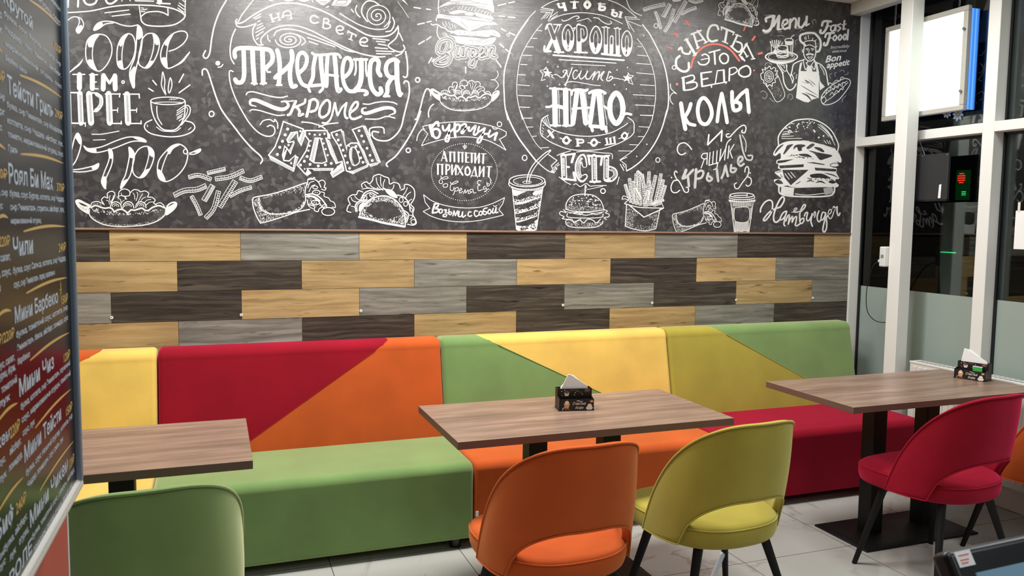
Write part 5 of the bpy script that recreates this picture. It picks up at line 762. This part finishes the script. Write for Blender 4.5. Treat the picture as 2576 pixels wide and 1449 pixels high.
def dish(oy, title, tb, te, th, price=None, desc=(), sw=None):
    P = lambda q: (q[0] / s4, oy + q[1] / s4)
    if title: btext('dish_name', title, P(tb), P(te), th / s4, TXT, 0.016)
    if price: btext('price', price[0], P(price[1]), P(price[2]), price[3] / s4, GOLD, 0.015)
    for body, a, e, h in desc: btext('dish_description', body, P(a), P(e), h / s4, TXT, 0.02)
    if sw: bline('divider', P(sw[0]), P(sw[1]), GOLD)
dish(0, 'Крутой', (62, 20), (322, 255), 120, ('350₽', (512, 440), (578, 470), 70), [('булка, соус Бургер, котлета, сыр', (65, 140), (575, 590), 46), ('Чеддер,  лук,  томаты,  айсберг,', (70, 275), (578, 695), 46), ('маринованный  огурец,  соус', (76, 415), (582, 775), 46), ('Барбекю, бекон', (80, 545), (268, 680), 46)], ((205, 685), (580, 890)))
dish(0, None, 0, 0, 0, None, [('огурец, соус', (370, 0), (572, 185), 46), ('бекон', (480, 0), (570, 75), 46)], ((290, 0), (565, 240)))
dish(0, 'Тейсти Гриль', (96, 845), (508, 1055), 165, ('290₽', (524, 1060), (592, 1092), 75), [('булка, сыр Эмменталь, сыр Моцарелла,', (92, 975), (590, 1215), 56), ('котлета, сыр Чеддер, айсберг, лук,', (96, 1120), (594, 1322), 56), ('томаты, маринованный огурец, соус', (100, 1245), (596, 1418), 56), ('Гриль', (104, 1378), (188, 1396), 60)], ((215, 1405), (598, 1490)))
dish(350, 'Роял Би Мах', (110, 400), (508, 462), 180, ('370₽', (540, 470), (608, 478), 75), [('булка, соус Бургер, котлета, сыр Чеддер,', (118, 522), (606, 575), 60), ('сыр Эмменталь, стрипсы, айсберг, лук,', (122, 645), (606, 676), 60), ('маринованный огурец', (128, 770), (400, 776), 54)], ((240, 842), (612, 797)))
dish(350, 'Чили', (150, 1072), (328, 1055), 175, ('240₽', (558, 1028), (622, 1015), 80), [('булка, соус Сальса, котлета, сыр Чеддер,', (148, 1228), (622, 1135), 62), ('соус, сыр Эмменталь, перец халапеньо', (155, 1358), (524, 1268), 62)], ((265, 1405), (630, 1262)))
dish(700, 'Мини Барбекю', (166, 412), (552, 225), 150, ('150₽', (582, 240), (640, 218), 80), [('булка, томатный соус, котлета, сыр', (178, 545), (638, 325), 62), ('Эмменталь, бекон, айсберг, помидор, соус', (185, 668), (642, 425), 62), ('барбекю', (190, 788), (300, 735), 60)], ((300, 748), (650, 495)))
dish(700, 'Мини Чиз', (206, 1080), (516, 845), 165, ('120₽', (604, 768), (660, 735), 80), [('булка, котлета, сыр Эмменталь, горчичный', (218, 1200), (660, 850), 62), ('соус, маринованные огурцы, томатный', (226, 1320), (664, 940), 62), ('соус, лук', (235, 1440), (342, 1345), 60)], ((345, 1365), (666, 1010)))
dish(1050, 'Мини Тейсти', (252, 412), (580, 30), 160, ('150₽', (625, -10), (680, -68), 80), [('булка, соус Нежный бургер, котлета, сыр', (264, 535), (682, 58), 60), ('Чеддер, помидоры, соус гриль, лук', (276, 645), (598, 262), 60)], ((385, 670), (690, 215)))
dish(1050, 'Мини Чикен', (303, 1005), (640, 500), 160, ('120₽', (652, 472), (698, 412), 85), [('булка, томатный соус, стрипсы, айсберг,', (320, 1118), (700, 512), 60), ('помидоры, свежие огурцы, белый соус', (334, 1230), (680, 660), 60)], None)
dish(1050, 'РОЛЕ', (120, 1560), (322, 1278), 150)
dish(1050, 'Биф', (0, 1150), (162, 1010), 190, ('240₽', (176, 888), (266, 800), 110), [('айсберг,', (168, 1075), (278, 965), 70), ('огурец,', (203, 1165), (290, 1070), 70), ('булка,', (70, 1230), (160, 1140), 70), ('лук', (118, 1310), (175, 1240), 70), ('томатный', (0, 1345), (70, 1270), 70), ('соус', (0, 1449), (85, 1390), 70)], ((0, 885), (238, 545)))
dish(1050, 'Чикен', (-90, 400), (118, 205), 130, ('220₽', (122, 195), (210, 110), 110), [('айсберг,', (118, 345), (222, 260), 70), ('помидор,', (112, 495), (234, 400), 70), ('соус,', (12, 465), (80, 410), 70), ('лук', (25, 605), (90, 560), 70)], None)
dish(700, None, 0, 0, 0, ('250₽/220₽', (-60, 660), (160, 545), 105), [('соус, салат,', (0, 850), (162, 725), 70), ('огурец,', (0, 950), (97, 880), 70), ('фри,', (105, 875), (170, 835), 70), ('томатный', (44, 1050), (182, 950), 70), ('лук', (22, 1185), (122, 1130), 70)], ((0, 1320), (188, 1135)))
dish(700, None, 0, 0, 0, None, [('соус', (0, 130), (36, 110), 60)], ((0, 360), (130, 295)))
dish(350, None, 0, 0, 0, ('220₽', (25, 980), (120, 968), 95), [('лук, салат,', (-40, 1130), (124, 1100), 70), ('сыр, соус,', (-40, 1275), (130, 1225), 70), ('соус', (-40, 1400), (36, 1385), 66)], ((0, 735), (102, 718)))
dish(350, None, 0, 0, 0, ('220₽', (-30, 345), (96, 358), 95), [('котлета, сыр', (-90, 500), (98, 505), 66), ('лук, соус', (-90, 630), (54, 632), 66)], None)
dish(0, None, 0, 0, 0, ('220₽', (-40, 690), (74, 745), 100), [('котлета, сыр', (-120, 820), (72, 920), 66), ('айсберг', (-120, 970), (72, 1050), 66), ('соус', (-40, 1160), (48, 1185), 66)], ((-60, 1325), (78, 1362)))
dish(0, None, 0, 0, 0, None, [('соус', (-60, 80), (46, 150), 66), ('лук', (-60, 225), (46, 290), 66)], ((-70, 400), (48, 480)))
o = MB(); c = on_board(158, 728)
for k in range(4): a = PI / 4 * k; o.tube([(c[0] - 0.012 * math.cos(a), 0.0036, c[1] - 0.02 * math.sin(a)), (c[0], 0.0034, c[1]), (c[0] + 0.012 * math.cos(a), 0.0036, c[1] + 0.02 * math.sin(a))], [0.0001, 0.0007, 0.0001], 5)
o.build('gold_star', GOLD, board)

# ---- the counter the board hangs on, its top and what stands on it
COUNTER_R = simple('dull_red_laminate', lin(164, 74, 62), 0.5, var=0.04); STONE = simple('counter_top_stone', lin(70, 68, 66), 0.3)
ct = empty('service_counter', (0.2, -3.4, 0)); tag(ct, 'dull red service counter panel with white edge under the menu board', 'counter')
t_ = Matrix.Translation((-0.2, 3.4, 0)); y_f = on_x(175, 1449, 0.185).y
o = MB(); o.box(0.145, 0.185, -4.3, y_f - 0.0075, 0, 1.16, M=t_); o.build('side_panel', COUNTER_R, ct, bevel=0.001)
o = MB(); o.box(0.143, 0.1865, y_f - 0.0075, y_f, 0, 1.162, M=t_); o.build('edge_band', WHITE, ct, bevel=0.001); 
o = MB(); o.box(0.185, 2.3, -3.98, -3.94, 0, 0.86, M=t_); o.build('front_panel', COUNTER_R, ct)
o = MB(); o.box(2.26, 2.3, -3.94, -3.5, 0, 0.86, M=t_); o.build('end_panel', COUNTER_R, ct)
o = MB(); o.box(0.187, 2.34, -4.0, -3.44, 0.86, 0.90, M=t_); o.build('countertop', STONE, ct, bevel=0.004)
# point-of-sale screen, only its upper left corner is in view
mon = empty('touch_screen_monitor', (1.62, -3.72, 0.90)); tag(mon, 'black till monitor with grey-blue screen in the lower right corner', 'monitor')
T1 = on_y(2378, 1386, -3.60); T2 = on_y(2576, 1342, -3.60); xl = T1.x; tilt = math.radians(32)
MM = Matrix.Translation((xl - 1.62, -3.60 + 3.72, T1.z - 0.90)) @ Matrix.Rotation(math.radians(-1.5), 4, 'Y') @ Matrix.Rotation(-tilt, 4, 'X')
SCREEN = simple('screen_glass', lin(96, 122, 140), 0.25, emit=lin(104, 138, 158), es=0.35, var=0.02)
o = MB(); o.box(0, 0.40, 0.0, 0.032, -0.25, 0, M=MM); o.build('bezel', BLACKPL, mon, bevel=0.009, seg=4)
o = MB(); o.box(0.034, 0.366, -0.002, 0.004, -0.22, -0.034, M=MM); o.build('screen', SCREEN, mon)
o = MB(); o.box(0.012, 0.040, -0.0012, 0.001, -0.024, -0.004, M=MM); stk = o.build('sticker', PAPER, mon)
o = MB()
for k, z in enumerate((-0.010, -0.016, -0.020)): o.box(0.017, 0.035 - 0.003 * k, -0.0018, -0.0011, z, z + 0.0016, M=MM)
o.build('sticker_print', CH_P, stk)
o = MB(); o.box(0.06, 0.34, 0.06, 0.24, 0.0, 0.012); o.tube([(0.2, 0.14, 0.01), (0.2, 0.12, 0.10)], 0.025, 16); o.v = [(x - 0.03, y - 0.17, z) for x, y, z in o.v]; o.build('stand', BLACKPL, mon, bevel=0.003)
# white plastic stick leaning in a small black cup, only its end is in view
tip = on_y(1818, 1394, -3.46)
for k in range(400):
    base = on_z(1818 - 0.4186 * k, 1394 + k, 0.906)
    if base.y < -3.56: break
dr = (base - tip).normalized()
cup = empty('stirrer_cup', (base.x, base.y, 0.90)); tag(cup, 'small black cup on the counter that holds the white plastic stick', 'cup')
o = MB(); prof = [(0.0, 0.0), (0.028, 0.0), (0.036, 0.085), (0.0335, 0.085), (0.026, 0.004), (0.0, 0.004)]; n = 24; vs = [(r * math.cos(2 * PI * k / n), r * math.sin(2 * PI * k / n), z) for r, z in prof for k in range(n)]
o.add(vs, [(i * n + k, i * n + (k + 1) % n, (i + 1) * n + (k + 1) % n, (i + 1) * n + k) for i in range(len(prof) - 1) for k in range(n)]); o.build('cup_wall', BLACKPL, cup, True, angle=50)
st = MB(); side = dr.cross(Vector((0, 0.8, 0.6))).normalized() * 0.0056; th = side.cross(dr).normalized() * 0.0009
vs = [base - side, base + side, tip + side, tip + side * 0.6 - dr * 0.0012, tip - side * 0.7 - dr * 0.002, tip - side + dr * 0.001]; k = len(vs)
st.add([v - th for v in vs] + [v + th for v in vs], [tuple(range(k)), tuple(range(2 * k - 1, k - 1, -1))] + [(i, i + k, (i + 1) % k + k, (i + 1) % k) for i in range(k)])
STICK = simple('white_plastic', lin(246, 249, 249), 0.3); so = st.build('plastic_stick', STICK); tag(so, 'white plastic stick standing up at the bottom edge, below the olive chair', 'stick')

# ================================================================ napkin holders
PRINT_K = simple('black_printed_card', lin(22, 18, 17), 0.4, var=0.15, scale=40); CREAM = simple('cream_print', lin(222, 208, 196), 0.6); TAN = simple('caramel_print', lin(206, 150, 92), 0.6); BROWN = simple('cocoa_print', lin(112, 72, 58), 0.6); LEAFG = simple('green_packet', lin(60, 168, 72), 0.4)
def napkin_holder(x, y, rz, label):
    r = empty('napkin_holder', (x, y, 0.75), math.radians(rz)); tag(r, label, 'napkin holder', 'napkin holders on the tables')
    W, D_ = 0.152, 0.088; t = 0.003; h1, h2 = 0.050, 0.088; h = W / 2
    o = MB(); o.box(-h - .002, h + .002, -D_ / 2 - .002, D_ / 2 + .002, 0, t); o.build('base', PRINT_K, r)
    o = MB(); o.box(-h, h, -D_ / 2, -D_ / 2 + t, t, h1); fp = o.build('front_panel', PRINT_K, r)
    o = MB(); o.box(-h, h, -0.004, -0.004 + t, t, h2); mp = o.build('middle_panel', PRINT_K, r)
    o = MB(); o.box(-h, h, D_ / 2 - t, D_ / 2, t, h2); o.build('back_panel', PRINT_K, r)
    for s in (-1, 1):
        o = MB(); o.prism([(-D_ / 2, t), (D_ / 2, t), (D_ / 2, h2), (-0.004, h2), (-0.004, h1 + 0.006), (-D_ / 2, h1)], s * h - (t if s > 0 else 0), s * h + (0 if s > 0 else t), 'x'); sp = o.build('side_panel', PRINT_K, r)
        o = MB()
        for k in range(14):
            cz = 0.008 + k * 0.0056; cy = 0.030 + 0.003 * math.sin(k * 2.3); o.tube([(s * (h + 0.0003), cy, cz), (s * (h + 0.0006), cy, cz)], 0.0032, 7)
        o.build('bean_print', BROWN, sp)
    y0 = -D_ / 2 - 0.0004
    def pane(name, poly, mat, par, yy): 
        o = MB(); o.add([(px, yy, pz) for px, pz in poly], [tuple(range(len(poly)))]); return o.build(name, mat, par)
    def blob(cx, cz, rx, rz_, n=18, a0=0, a1=360): return [(cx + rx * math.cos(math.radians(a0 + (a1 - a0) * k / n)), cz + rz_ * math.sin(math.radians(a0 + (a1 - a0) * k / n))) for k in range(n + (0 if a1 - a0 == 360 else 1))]
    for body, x0, x1, z, hh in (('Счастье', -0.018, 0.040, 0.026, 0.012), ('Кофе', -0.006, 0.030, 0.008, 0.011)):
        q, fs = glyphs(body, 0.012, 0.35); w = max(p[0] for p in q); me = bpy.data.meshes.new('lettering'); me.from_pydata([(x0 + (x1 - x0) * p[0] / w, y0, z + hh * p[1]) for p in q], [], fs); me.update(); link('lettering', me, CREAM, fp)
    o = MB(); o.tube([(-0.002, y0, 0.041), (0.006, y0, 0.044), (0.018, y0, 0.040), (0.028, y0, 0.041)], [0.0004, 0.0011, 0.0011, 0.0003], 6); o.build('swash', CREAM, fp)
    pane('milkshake_print', [(-0.052, 0.010), (-0.036, 0.010), (-0.030, 0.030), (-0.036, 0.040), (-0.042, 0.046), (-0.048, 0.040), (-0.056, 0.032)], TAN, fp, y0); pane('milkshake_print', blob(-0.043, 0.036, 0.009, 0.008), CREAM, fp, y0 - 0.0001)
    pane('cake_print', [(-0.056, 0.004), (-0.022, 0.004), (-0.040, 0.011), (-0.050, 0.014)], BROWN, fp, y0); o = MB(); o.tube([(-0.062, y0, 0.003), (-0.060, y0, 0.012), (-0.053, y0, 0.014)], 0.0012, 6); o.build('straw_print', CREAM, fp)
    pane('coffee_cup_print', blob(0.056, 0.011, 0.015, 0.009), CREAM, fp, y0); pane('coffee_cup_print', blob(0.057, 0.020, 0.010, 0.010), CREAM, fp, y0 - 0.0001); pane('croissant_print', blob(0.066, 0.040, 0.008, 0.005), TAN, fp, y0)
    y1 = -0.0045
    pane('cup_print', [(-0.047, 0.072), (-0.043, 0.056), (-0.028, 0.056), (-0.024, 0.072)], CREAM, mp, y1); pane('cocoa_print', blob(-0.0355, 0.074, 0.0105, 0.007), BROWN, mp, y1 - 0.0001)
    for cx, cz in ((-0.012, 0.080), (-0.006, 0.083), (0.004, 0.081), (0.022, 0.075), (0.028, 0.070), (-0.058, 0.062), (-0.053, 0.058), (-0.02, 0.083)): pane('bean_print', blob(cx, cz, 0.0034, 0.0026), BROWN, mp, y1)
    pane('donut_print', blob(0.055, 0.080, 0.013, 0.0075), BROWN, mp, y1)
    for cx, cz in ((-0.058, 0.077), (-0.045, 0.082), (0.012, 0.077), (0.034, 0.063), (0.002, 0.070), (-0.001, 0.060)): pane('dot_print', blob(cx, cz, 0.0022, 0.0022, 8), CREAM, mp, y1)
    return r
napkin_holder(1.935, -1.240, -11.5, 'black printed napkin holder standing on the middle table')
nh2 = napkin_holder(4.246, -1.262, -71, 'black printed napkin holder with a green packet on the right table')
def napkins(x, y, rz, w, apex, hgt, label):
    r = empty('paper_napkins', (x, y, 0.756), math.radians(rz)); tag(r, label, 'napkins', 'stacks of folded napkins')
    for k, (yy, tw, ax) in enumerate(((0.010, 1.0, apex - 0.012), (0.017, 0.97, apex), (0.025, 0.94, apex + 0.009), (0.032, 0.9, apex + 0.004))):
        a = -w * 0.5 * tw; bq = w * 0.5 * tw; f = 0.0022; hz = hgt - 0.004 * k
        o = MB(); out = [(a, 0.0), (bq, 0.0), (bq, 0.084 - 0.006 * k), (bq - 0.005, 0.094 - 0.004 * k), (ax + 0.006, hz), (ax - 0.004, hz + 0.001), (a, 0.075 + 0.003 * k)]
        nq = len(out); vs = [(px, yy - f - 0.10 * max(0, pz - 0.08) * (0.5 - k / 4), pz) for px, pz in out] + [(px, yy + f - 0.10 * max(0, pz - 0.08) * (0.5 - k / 4), pz) for px, pz in out]
        o.add(vs, [tuple(range(nq)), tuple(range(2 * nq - 1, nq - 1, -1))] + [(i, i + nq, (i + 1) % nq + nq, (i + 1) % nq) for i in range(nq)]); o.build('napkin', PAPER, r, bevel=0.0008)
napkins(1.935, -1.240, -11.5, 0.122, -0.012, 0.142, 'white folded napkins pointing up from the holder on the middle table')
napkins(4.246, -1.262, -71, 0.132, -0.035, 0.150, 'white folded napkins in the holder with the green packet')
pk = empty('sugar_packet', (4.246, -1.262, 0.754), math.radians(-71)); tag(pk, 'small green packet in the front pocket of the right table napkin holder', 'packet')
o = MB(); o.box(0.008, 0.054, -0.026, -0.019, 0, 0.066); o.build('packet_body', LEAFG, pk, bevel=0.002); o = MB(); o.box(0.008, 0.054, -0.0265, -0.0185, 0.066, 0.069); o.build('seal', PAPER, pk)

# ================================================================ things at the windows
rad = empty('radiator', (4.5, -1.55, 0)); tag(rad, 'white panel radiator under the window', 'radiator'); RM = Matrix.Translation((-4.5, 1.55, 0))
RADW = simple('radiator_enamel', lin(214, 212, 206), 0.4, var=0.02)
for x0, x1, nm in ((4.455, 4.466, 'front_panel'), (4.528, 4.539, 'rear_panel')):
    o = MB(); o.box(x0, x1, -2.45, -0.655, 0.16, 0.726, M=RM)
    if nm == 'front_panel':
        for k in range(44): yy = -2.43 + k * 0.0402; o.box(4.449, 4.456, yy, yy + 0.022, 0.19, 0.706, M=RM)
    o.build(nm, RADW, rad, bevel=0.002)
o = MB(); o.box(4.453, 4.541, -2.452, -0.650, 0.723, 0.735, M=RM); o.build('top_grille', RADW, rad, bevel=0.003); GR = simple('grille_slot', lin(120, 120, 118), 0.6); o = MB()
for k in range(58): yy = -2.43 + k * 0.0303; o.box(4.470, 4.522, yy, yy + 0.014, 0.7348, 0.7355, M=RM)
sl = o.build('slots', GR, rad)
for yy in (-2.3, -0.8):
    o = MB(); o.box(4.462, 4.53, yy - 0.02, yy + 0.02, 0, 0.16, M=RM); o.build('foot', RADW, rad)

# hanging light box (back side towards the room, print towards the street)
BLUEP = simple('lit_blue_print', lin(40, 120, 210), 0.5, emit=lin(62, 132, 222), es=0.85, var=0.05); MILK = simple('lit_diffuser', lin(200, 214, 204), 0.5, emit=(0.84, 1.0, 0.90, 1), es=0.82, var=0.01)
lb = empty('hanging_light_box', (4.54, -0.565, 2.22)); tag(lb, 'glowing white light box with silver frame hanging before the upper window', 'light box'); LM = Matrix.Translation((-4.54, 0.565, -2.22))
BOXF = simple('light_box_frame', lin(176, 174, 166), 0.4); ya, yb_, za, zb_ = -0.868, -0.262, 2.222, 2.812
o = MB(); o.box(4.528, 4.548, ya + 0.02, yb_ - 0.02, za + 0.02, zb_ - 0.02, M=LM); o.build('diffuser', MILK, lb)
BLUEP2 = simple('pale_lit_blue', lin(90, 150, 225), 0.5, emit=lin(104, 165, 236), es=0.9, var=0.03); BLUED = simple('blue_poster_print', lin(40, 84, 150), 0.5, var=0.1)
o = MB(); o.box(4.622, 4.626, ya + 0.01, yb_ - 0.01, za + 0.01, zb_ - 0.01, M=LM); o.build('printed_front', BLUED, lb)
o = MB()
for k in range(5): x0 = 4.553 + k * 0.0138; o.box(x0, x0 + 0.0135, ya + 0.012 + 0.0015 * (k % 2), ya + 0.018, za + 0.008, zb_ - 0.012, k % 2, M=LM)
o.build('side_panel', [BLUEP, BLUEP2], lb); o = MB(); o.box(4.556, 4.622, yb_ - 0.016, yb_ - 0.012, za + 0.01, zb_ - 0.01, M=LM); o.build('side_panel', BLUEP, lb)
for q in ((ya, yb_, za, za + 0.03), (ya, yb_, zb_ - 0.03, zb_), (ya, ya + 0.03, za + 0.03, zb_ - 0.03), (yb_ - 0.03, yb_, za + 0.03, zb_ - 0.03)):
    o = MB(); o.box(4.522, 4.552, q[0], q[1], q[2], q[3], M=LM); o.build('frame', BOXF, lb, bevel=0.004)
for z in (2.33, 2.68):
    o = MB(); o.tube([(4.508, -0.853, z), (4.515, -0.853, z)], 0.008, 10); o.v = [tuple(LM @ Vector(v)) for v in o.v]; o.build('latch', CHROME, lb, True)
for yq in (-0.33, -0.80):
    o = MB(); top = Vector((4.52, yq - 0.015, 3.018)); bt = Vector((4.53, yq, zb_)); nL = 12
    for k in range(nL):
        c0 = top.lerp(bt, (k + 0.5) / nL); d = (bt - top).normalized(); wv = Vector((1, 0, 0)) if k % 2 else Vector((0, 1, 0)); hl = (bt - top).length / nL * 0.62
        o.tube([tuple(LM @ (c0 + d * hl * math.cos(2 * PI * j / 10) + wv * 0.005 * math.sin(2 * PI * j / 10))) for j in range(11)], 0.0011, 5, caps=False)
    o.build('chain', CHROME, lb, True)
# black board on a wire, hung from the transom
SLATE = simple('slate_board', lin(34, 35, 37), 0.6); hb = empty('hanging_board', (4.545, -0.50, 1.70)); tag(hb, 'black hanging board with two strips of tape, behind the white post', 'board'); HM = Matrix.Translation((-4.545, 0.50, -1.70))
o = MB(); o.box(4.530, 4.548, -0.785, -0.36, 1.712, 1.985, M=HM); o.build('board_panel', SLATE, hb, bevel=0.002); o = MB(); o.box(4.524, 4.552, -0.787, -0.358, 1.703, 1.714, M=HM); o.build('bottom_rail', BLACKPL, hb)
for y0, y1, zt in ((-0.742, -0.725, 1.80), (-0.505, -0.492, 1.765)):
    o = MB(); o.add([tuple(HM @ Vector(v)) for v in ((4.5288, y0, 1.722), (4.5288, y1, 1.722), (4.5288, y1 - 0.004, zt), (4.5288, y0 - 0.002, zt + 0.005))] + [tuple(HM @ Vector(v)) for v in ((4.5296, y0, 1.722), (4.5296, y1, 1.722), (4.5296, y1 - 0.004, zt), (4.5296, y0 - 0.002, zt + 0.005))], [(0, 1, 2, 3), (7, 6, 5, 4), (0, 4, 5, 1), (1, 5, 6, 2), (2, 6, 7, 3), (3, 7, 4, 0)]); o.build('tape_strip', PAPER, hb)
for yy in (-0.775, -0.60):
    o = MB(); o.tube([tuple(HM @ Vector((4.5265, yy, 1.975 if yy < -0.7 else 1.978))), tuple(HM @ Vector((4.5305, yy, 1.978)))], 0.005, 8); o.build('pin', CHROME, hb)
o = MB(); o.tube([tuple(HM @ Vector(v)) for v in ((4.545, -0.60, 1.984), (4.556, -0.52, 2.125), (4.557, -0.50, 2.139), (4.556, -0.48, 2.125), (4.545, -0.40, 1.984))], 0.0016, 6); o.build('wire', CHROME, hb, True)
# power adapter on the post, with its cable
ad = empty('wall_router', (4.42, -0.4795, 1.30)); tag(ad, 'small white box with a plug on the side of the white post', 'router')
APL = simple('white_device_plastic', lin(212, 214, 212), 0.4, var=0.02); o = MB(); o.box(-0.05, 0.05, -0.0205, 0.026, 0.0, 0.125); o.build('device_body', APL, ad, bevel=0.008, seg=4)
o = MB(); o.box(-0.0515, -0.0495, -0.012, 0.010, 0.055, 0.075); o.build('label', simple('grey_label', lin(130, 132, 132), 0.5), ad); o = MB(); o.tube([(-0.02, 0.024, 0.035), (-0.03, 0.048, 0.033)], [0.016, 0.009], 12); o.build('plug', APL, ad, True)
cb = MB(); pts = [Vector((4.388, -0.434, 1.332))] + [on_x(px, py, 4.42 + 0.02 * k) for k, (px, py) in enumerate(((2197, 668), (2189, 690), (2181, 725), (2179, 760), (2183, 785), (2194, 801), (2208, 809), (2222, 811), (2240, 812)))]
cb.tube([tuple(q) for q in spline(pts, 6)], 0.0026, 8); co = cb.build('power_cable', BLACKPL, None, True); tag(co, 'thin black cable hanging in a loop from the white box beside the post', 'cable')
# notice and stickers on the panes
o = MB(); o.box(X_GLASS - 0.0012, X_GLASS - 0.0004, -1.36, -1.1365, 1.434, 1.646); pn = o.build('paper_notice', PAPER); tag(pn, 'blank white paper notice taped to the right window pane', 'notice')
o = MB(); o.box(X_GLASS - 0.0018, X_GLASS - 0.0008, -1.162, -1.147, 1.638, 1.692); o.build('tape', CREAM, pn)
DW = simple('daisy_white_film', lin(206, 218, 244), 0.5, emit=lin(150, 175, 235), es=0.0); DY = simple('daisy_yellow_film', lin(206, 190, 70), 0.5)
ds = empty('daisy_window_sticker', (X_GLASS - 0.0006, -0.80, 2.18)); tag(ds, 'white daisy sticker on the pane at the lower right of the light box', 'sticker')
def wpt(px, py): p = on_x(px, py, X_GLASS - 0.0008); return (p.y + 0.80, p.z - 2.18)
for cx, cy, R, a0 in ((2410, 288, 19, 10), (2421, 247, 17, 25), (2383, 284, 16, 40)):
    c = wpt(cx, cy); R = R * 0.00205
    fl = MB()
    for k in range(8):
        a = math.radians(a0 + 45 * k); ps = [(R * (0.55 + 0.45 * math.cos(t)), R * 0.23 * math.sin(t)) for t in [2 * PI * j / 12 for j in range(12)]]
        fl.add([(0, c[0] + u * math.cos(a) - v * math.sin(a), c[1] + u * math.sin(a) + v * math.cos(a)) for u, v in ps], [tuple(range(12))])
    fo = fl.build('daisy', DW, ds); o = MB(); o.add([(-0.0003, c[0] + R * 0.2 * math.cos(2 * PI * j / 12), c[1] + R * 0.2 * math.sin(2 * PI * j / 12)) for j in range(12)], [tuple(range(12))]); o.build('daisy_centre', DY, fo)
SWF = simple('frost_white_film', lin(64, 68, 76), 0.6)
sw = empty('frost_swirl_sticker', (X_GLASS - 0.0006, -0.9, 2.3)); tag(sw, 'faint grey frost swirl sticker on the pane beside the light box', 'sticker')
o = MB()
for pts in (((2452, 170), (2466, 160), (2474, 172), (2466, 184), (2456, 180)), ((2448, 215), (2462, 200), (2476, 178), (2478, 160)), ((2455, 240), (2470, 230), (2476, 244), (2464, 252)), ((2440, 262), (2452, 250), (2458, 262)), ((2450, 130), (2466, 140), (2478, 128)), ((2446, 190), (2456, 196), (2470, 205)), ((2430, 300), (2446, 290), (2444, 275), (2432, 280))):
    q = spline([(0, on_x(px, py, X_GLASS).y + 0.9, on_x(px, py, X_GLASS).z - 2.3) for px, py in pts], 6); o.tube([tuple(v) for v in q], 0.0012, 5)
o.build('swirl', SWF, sw)
# ---- beyond the glass: a far LED sign, a kiosk with a green strip
LEDR = simple('red_led', lin(255, 40, 20), 0.5, emit=(1, 0.03, 0.02, 1), es=3, var=0.0); LEDG = simple('green_led', lin(30, 255, 90), 0.5, emit=(0.05, 1, 0.3, 1), es=1.6, var=0.0)
GPAN = simple('glowing_green_sign', lin(14, 34, 20), 0.5, emit=lin(16, 96, 36), es=0.22, var=0.2, scale=8); c = on_x(2419, 448, 18.0); tl = empty('far_led_sign', (18, c.y, -0.12)); tag(tl, 'far LED sign with glowing red dots on a faintly glowing dark green panel, seen through the window', 'LED sign')  # green glow round the dots is put into the panel colour as weak emission
o = MB(); o.tube([(0.12, 0.22, 0), (0.12, 0.22, c.z + 0.5)], 0.05, 10); o.build('pole', BLACK, tl, True); o = MB(); o.box(0.0, 0.12, -0.17, 0.17, c.z - 0.42, c.z + 0.32); o.build('glow_panel', GPAN, tl, bevel=0.02)
for i in range(4):
    for j in range(3): o = MB(); o.tube([(-0.02, -0.14 + i * 0.032, c.z - 0.30 + j * 0.04), (0.0, -0.14 + i * 0.032, c.z - 0.30 + j * 0.04)], 0.008, 6); o.build('green_lamp_dot', LEDG, tl)
for i in range(-2, 3):
    for j in range(-2, 3):
        if i * i + j * j <= 6: o = MB(); o.tube([(-0.02, i * 0.044, c.z + 0.12 + j * 0.055), (0.0, i * 0.044, c.z + 0.12 + j * 0.055)], 0.0125, 8); o.build('red_lamp_dot', LEDR, tl)
g = on_x(2362, 636, 12.0); kb = empty('market_stall', (12.2, g.y, -0.12)); tag(kb, 'dark stall across the street with a thin green light strip', 'stall')
o = MB(); o.box(0, 1.6, -1.6, 1.5, 0, g.z + 0.02); o.build('stall_body', DARKF, kb); o = MB(); o.box(-0.02, 0.0, -0.16, 0.14, g.z + 0.12, g.z + 0.135); o.build('light_strip', LEDG, kb); o = MB(); o.box(-0.1, 1.7, -1.7, 1.6, g.z + 0.02, g.z + 0.1); o.build('stall_roof', BLACK, kb)
for k, (px, py) in enumerate(((281, 799), (607, 792), (908, 782), (1416, 767.5), (1640.5, 762), (1851.5, 754.5), (2044.5, 749.5))):
    p = on_y(px, py, 0.0); o = MB(); o.tube([(0, -0.0035, 0), (0, 0.0, 0)], 0.0075, 14); o.tube([(0, -0.0042, 0), (0, -0.003, 0)], 0.0025, 8, 1); s_ = o.build('wall_washer', [PAPER, BLACK]); s_.location = p
    tag(s_, 'small white washer at the lower edge of the third tile row, ' + ('leftmost of seven', 'second from the left', 'third from the left', 'middle one of seven', 'third from the right', 'second from the right', 'rightmost, near the windows')[k], 'washer', 'washers between the wall tiles')
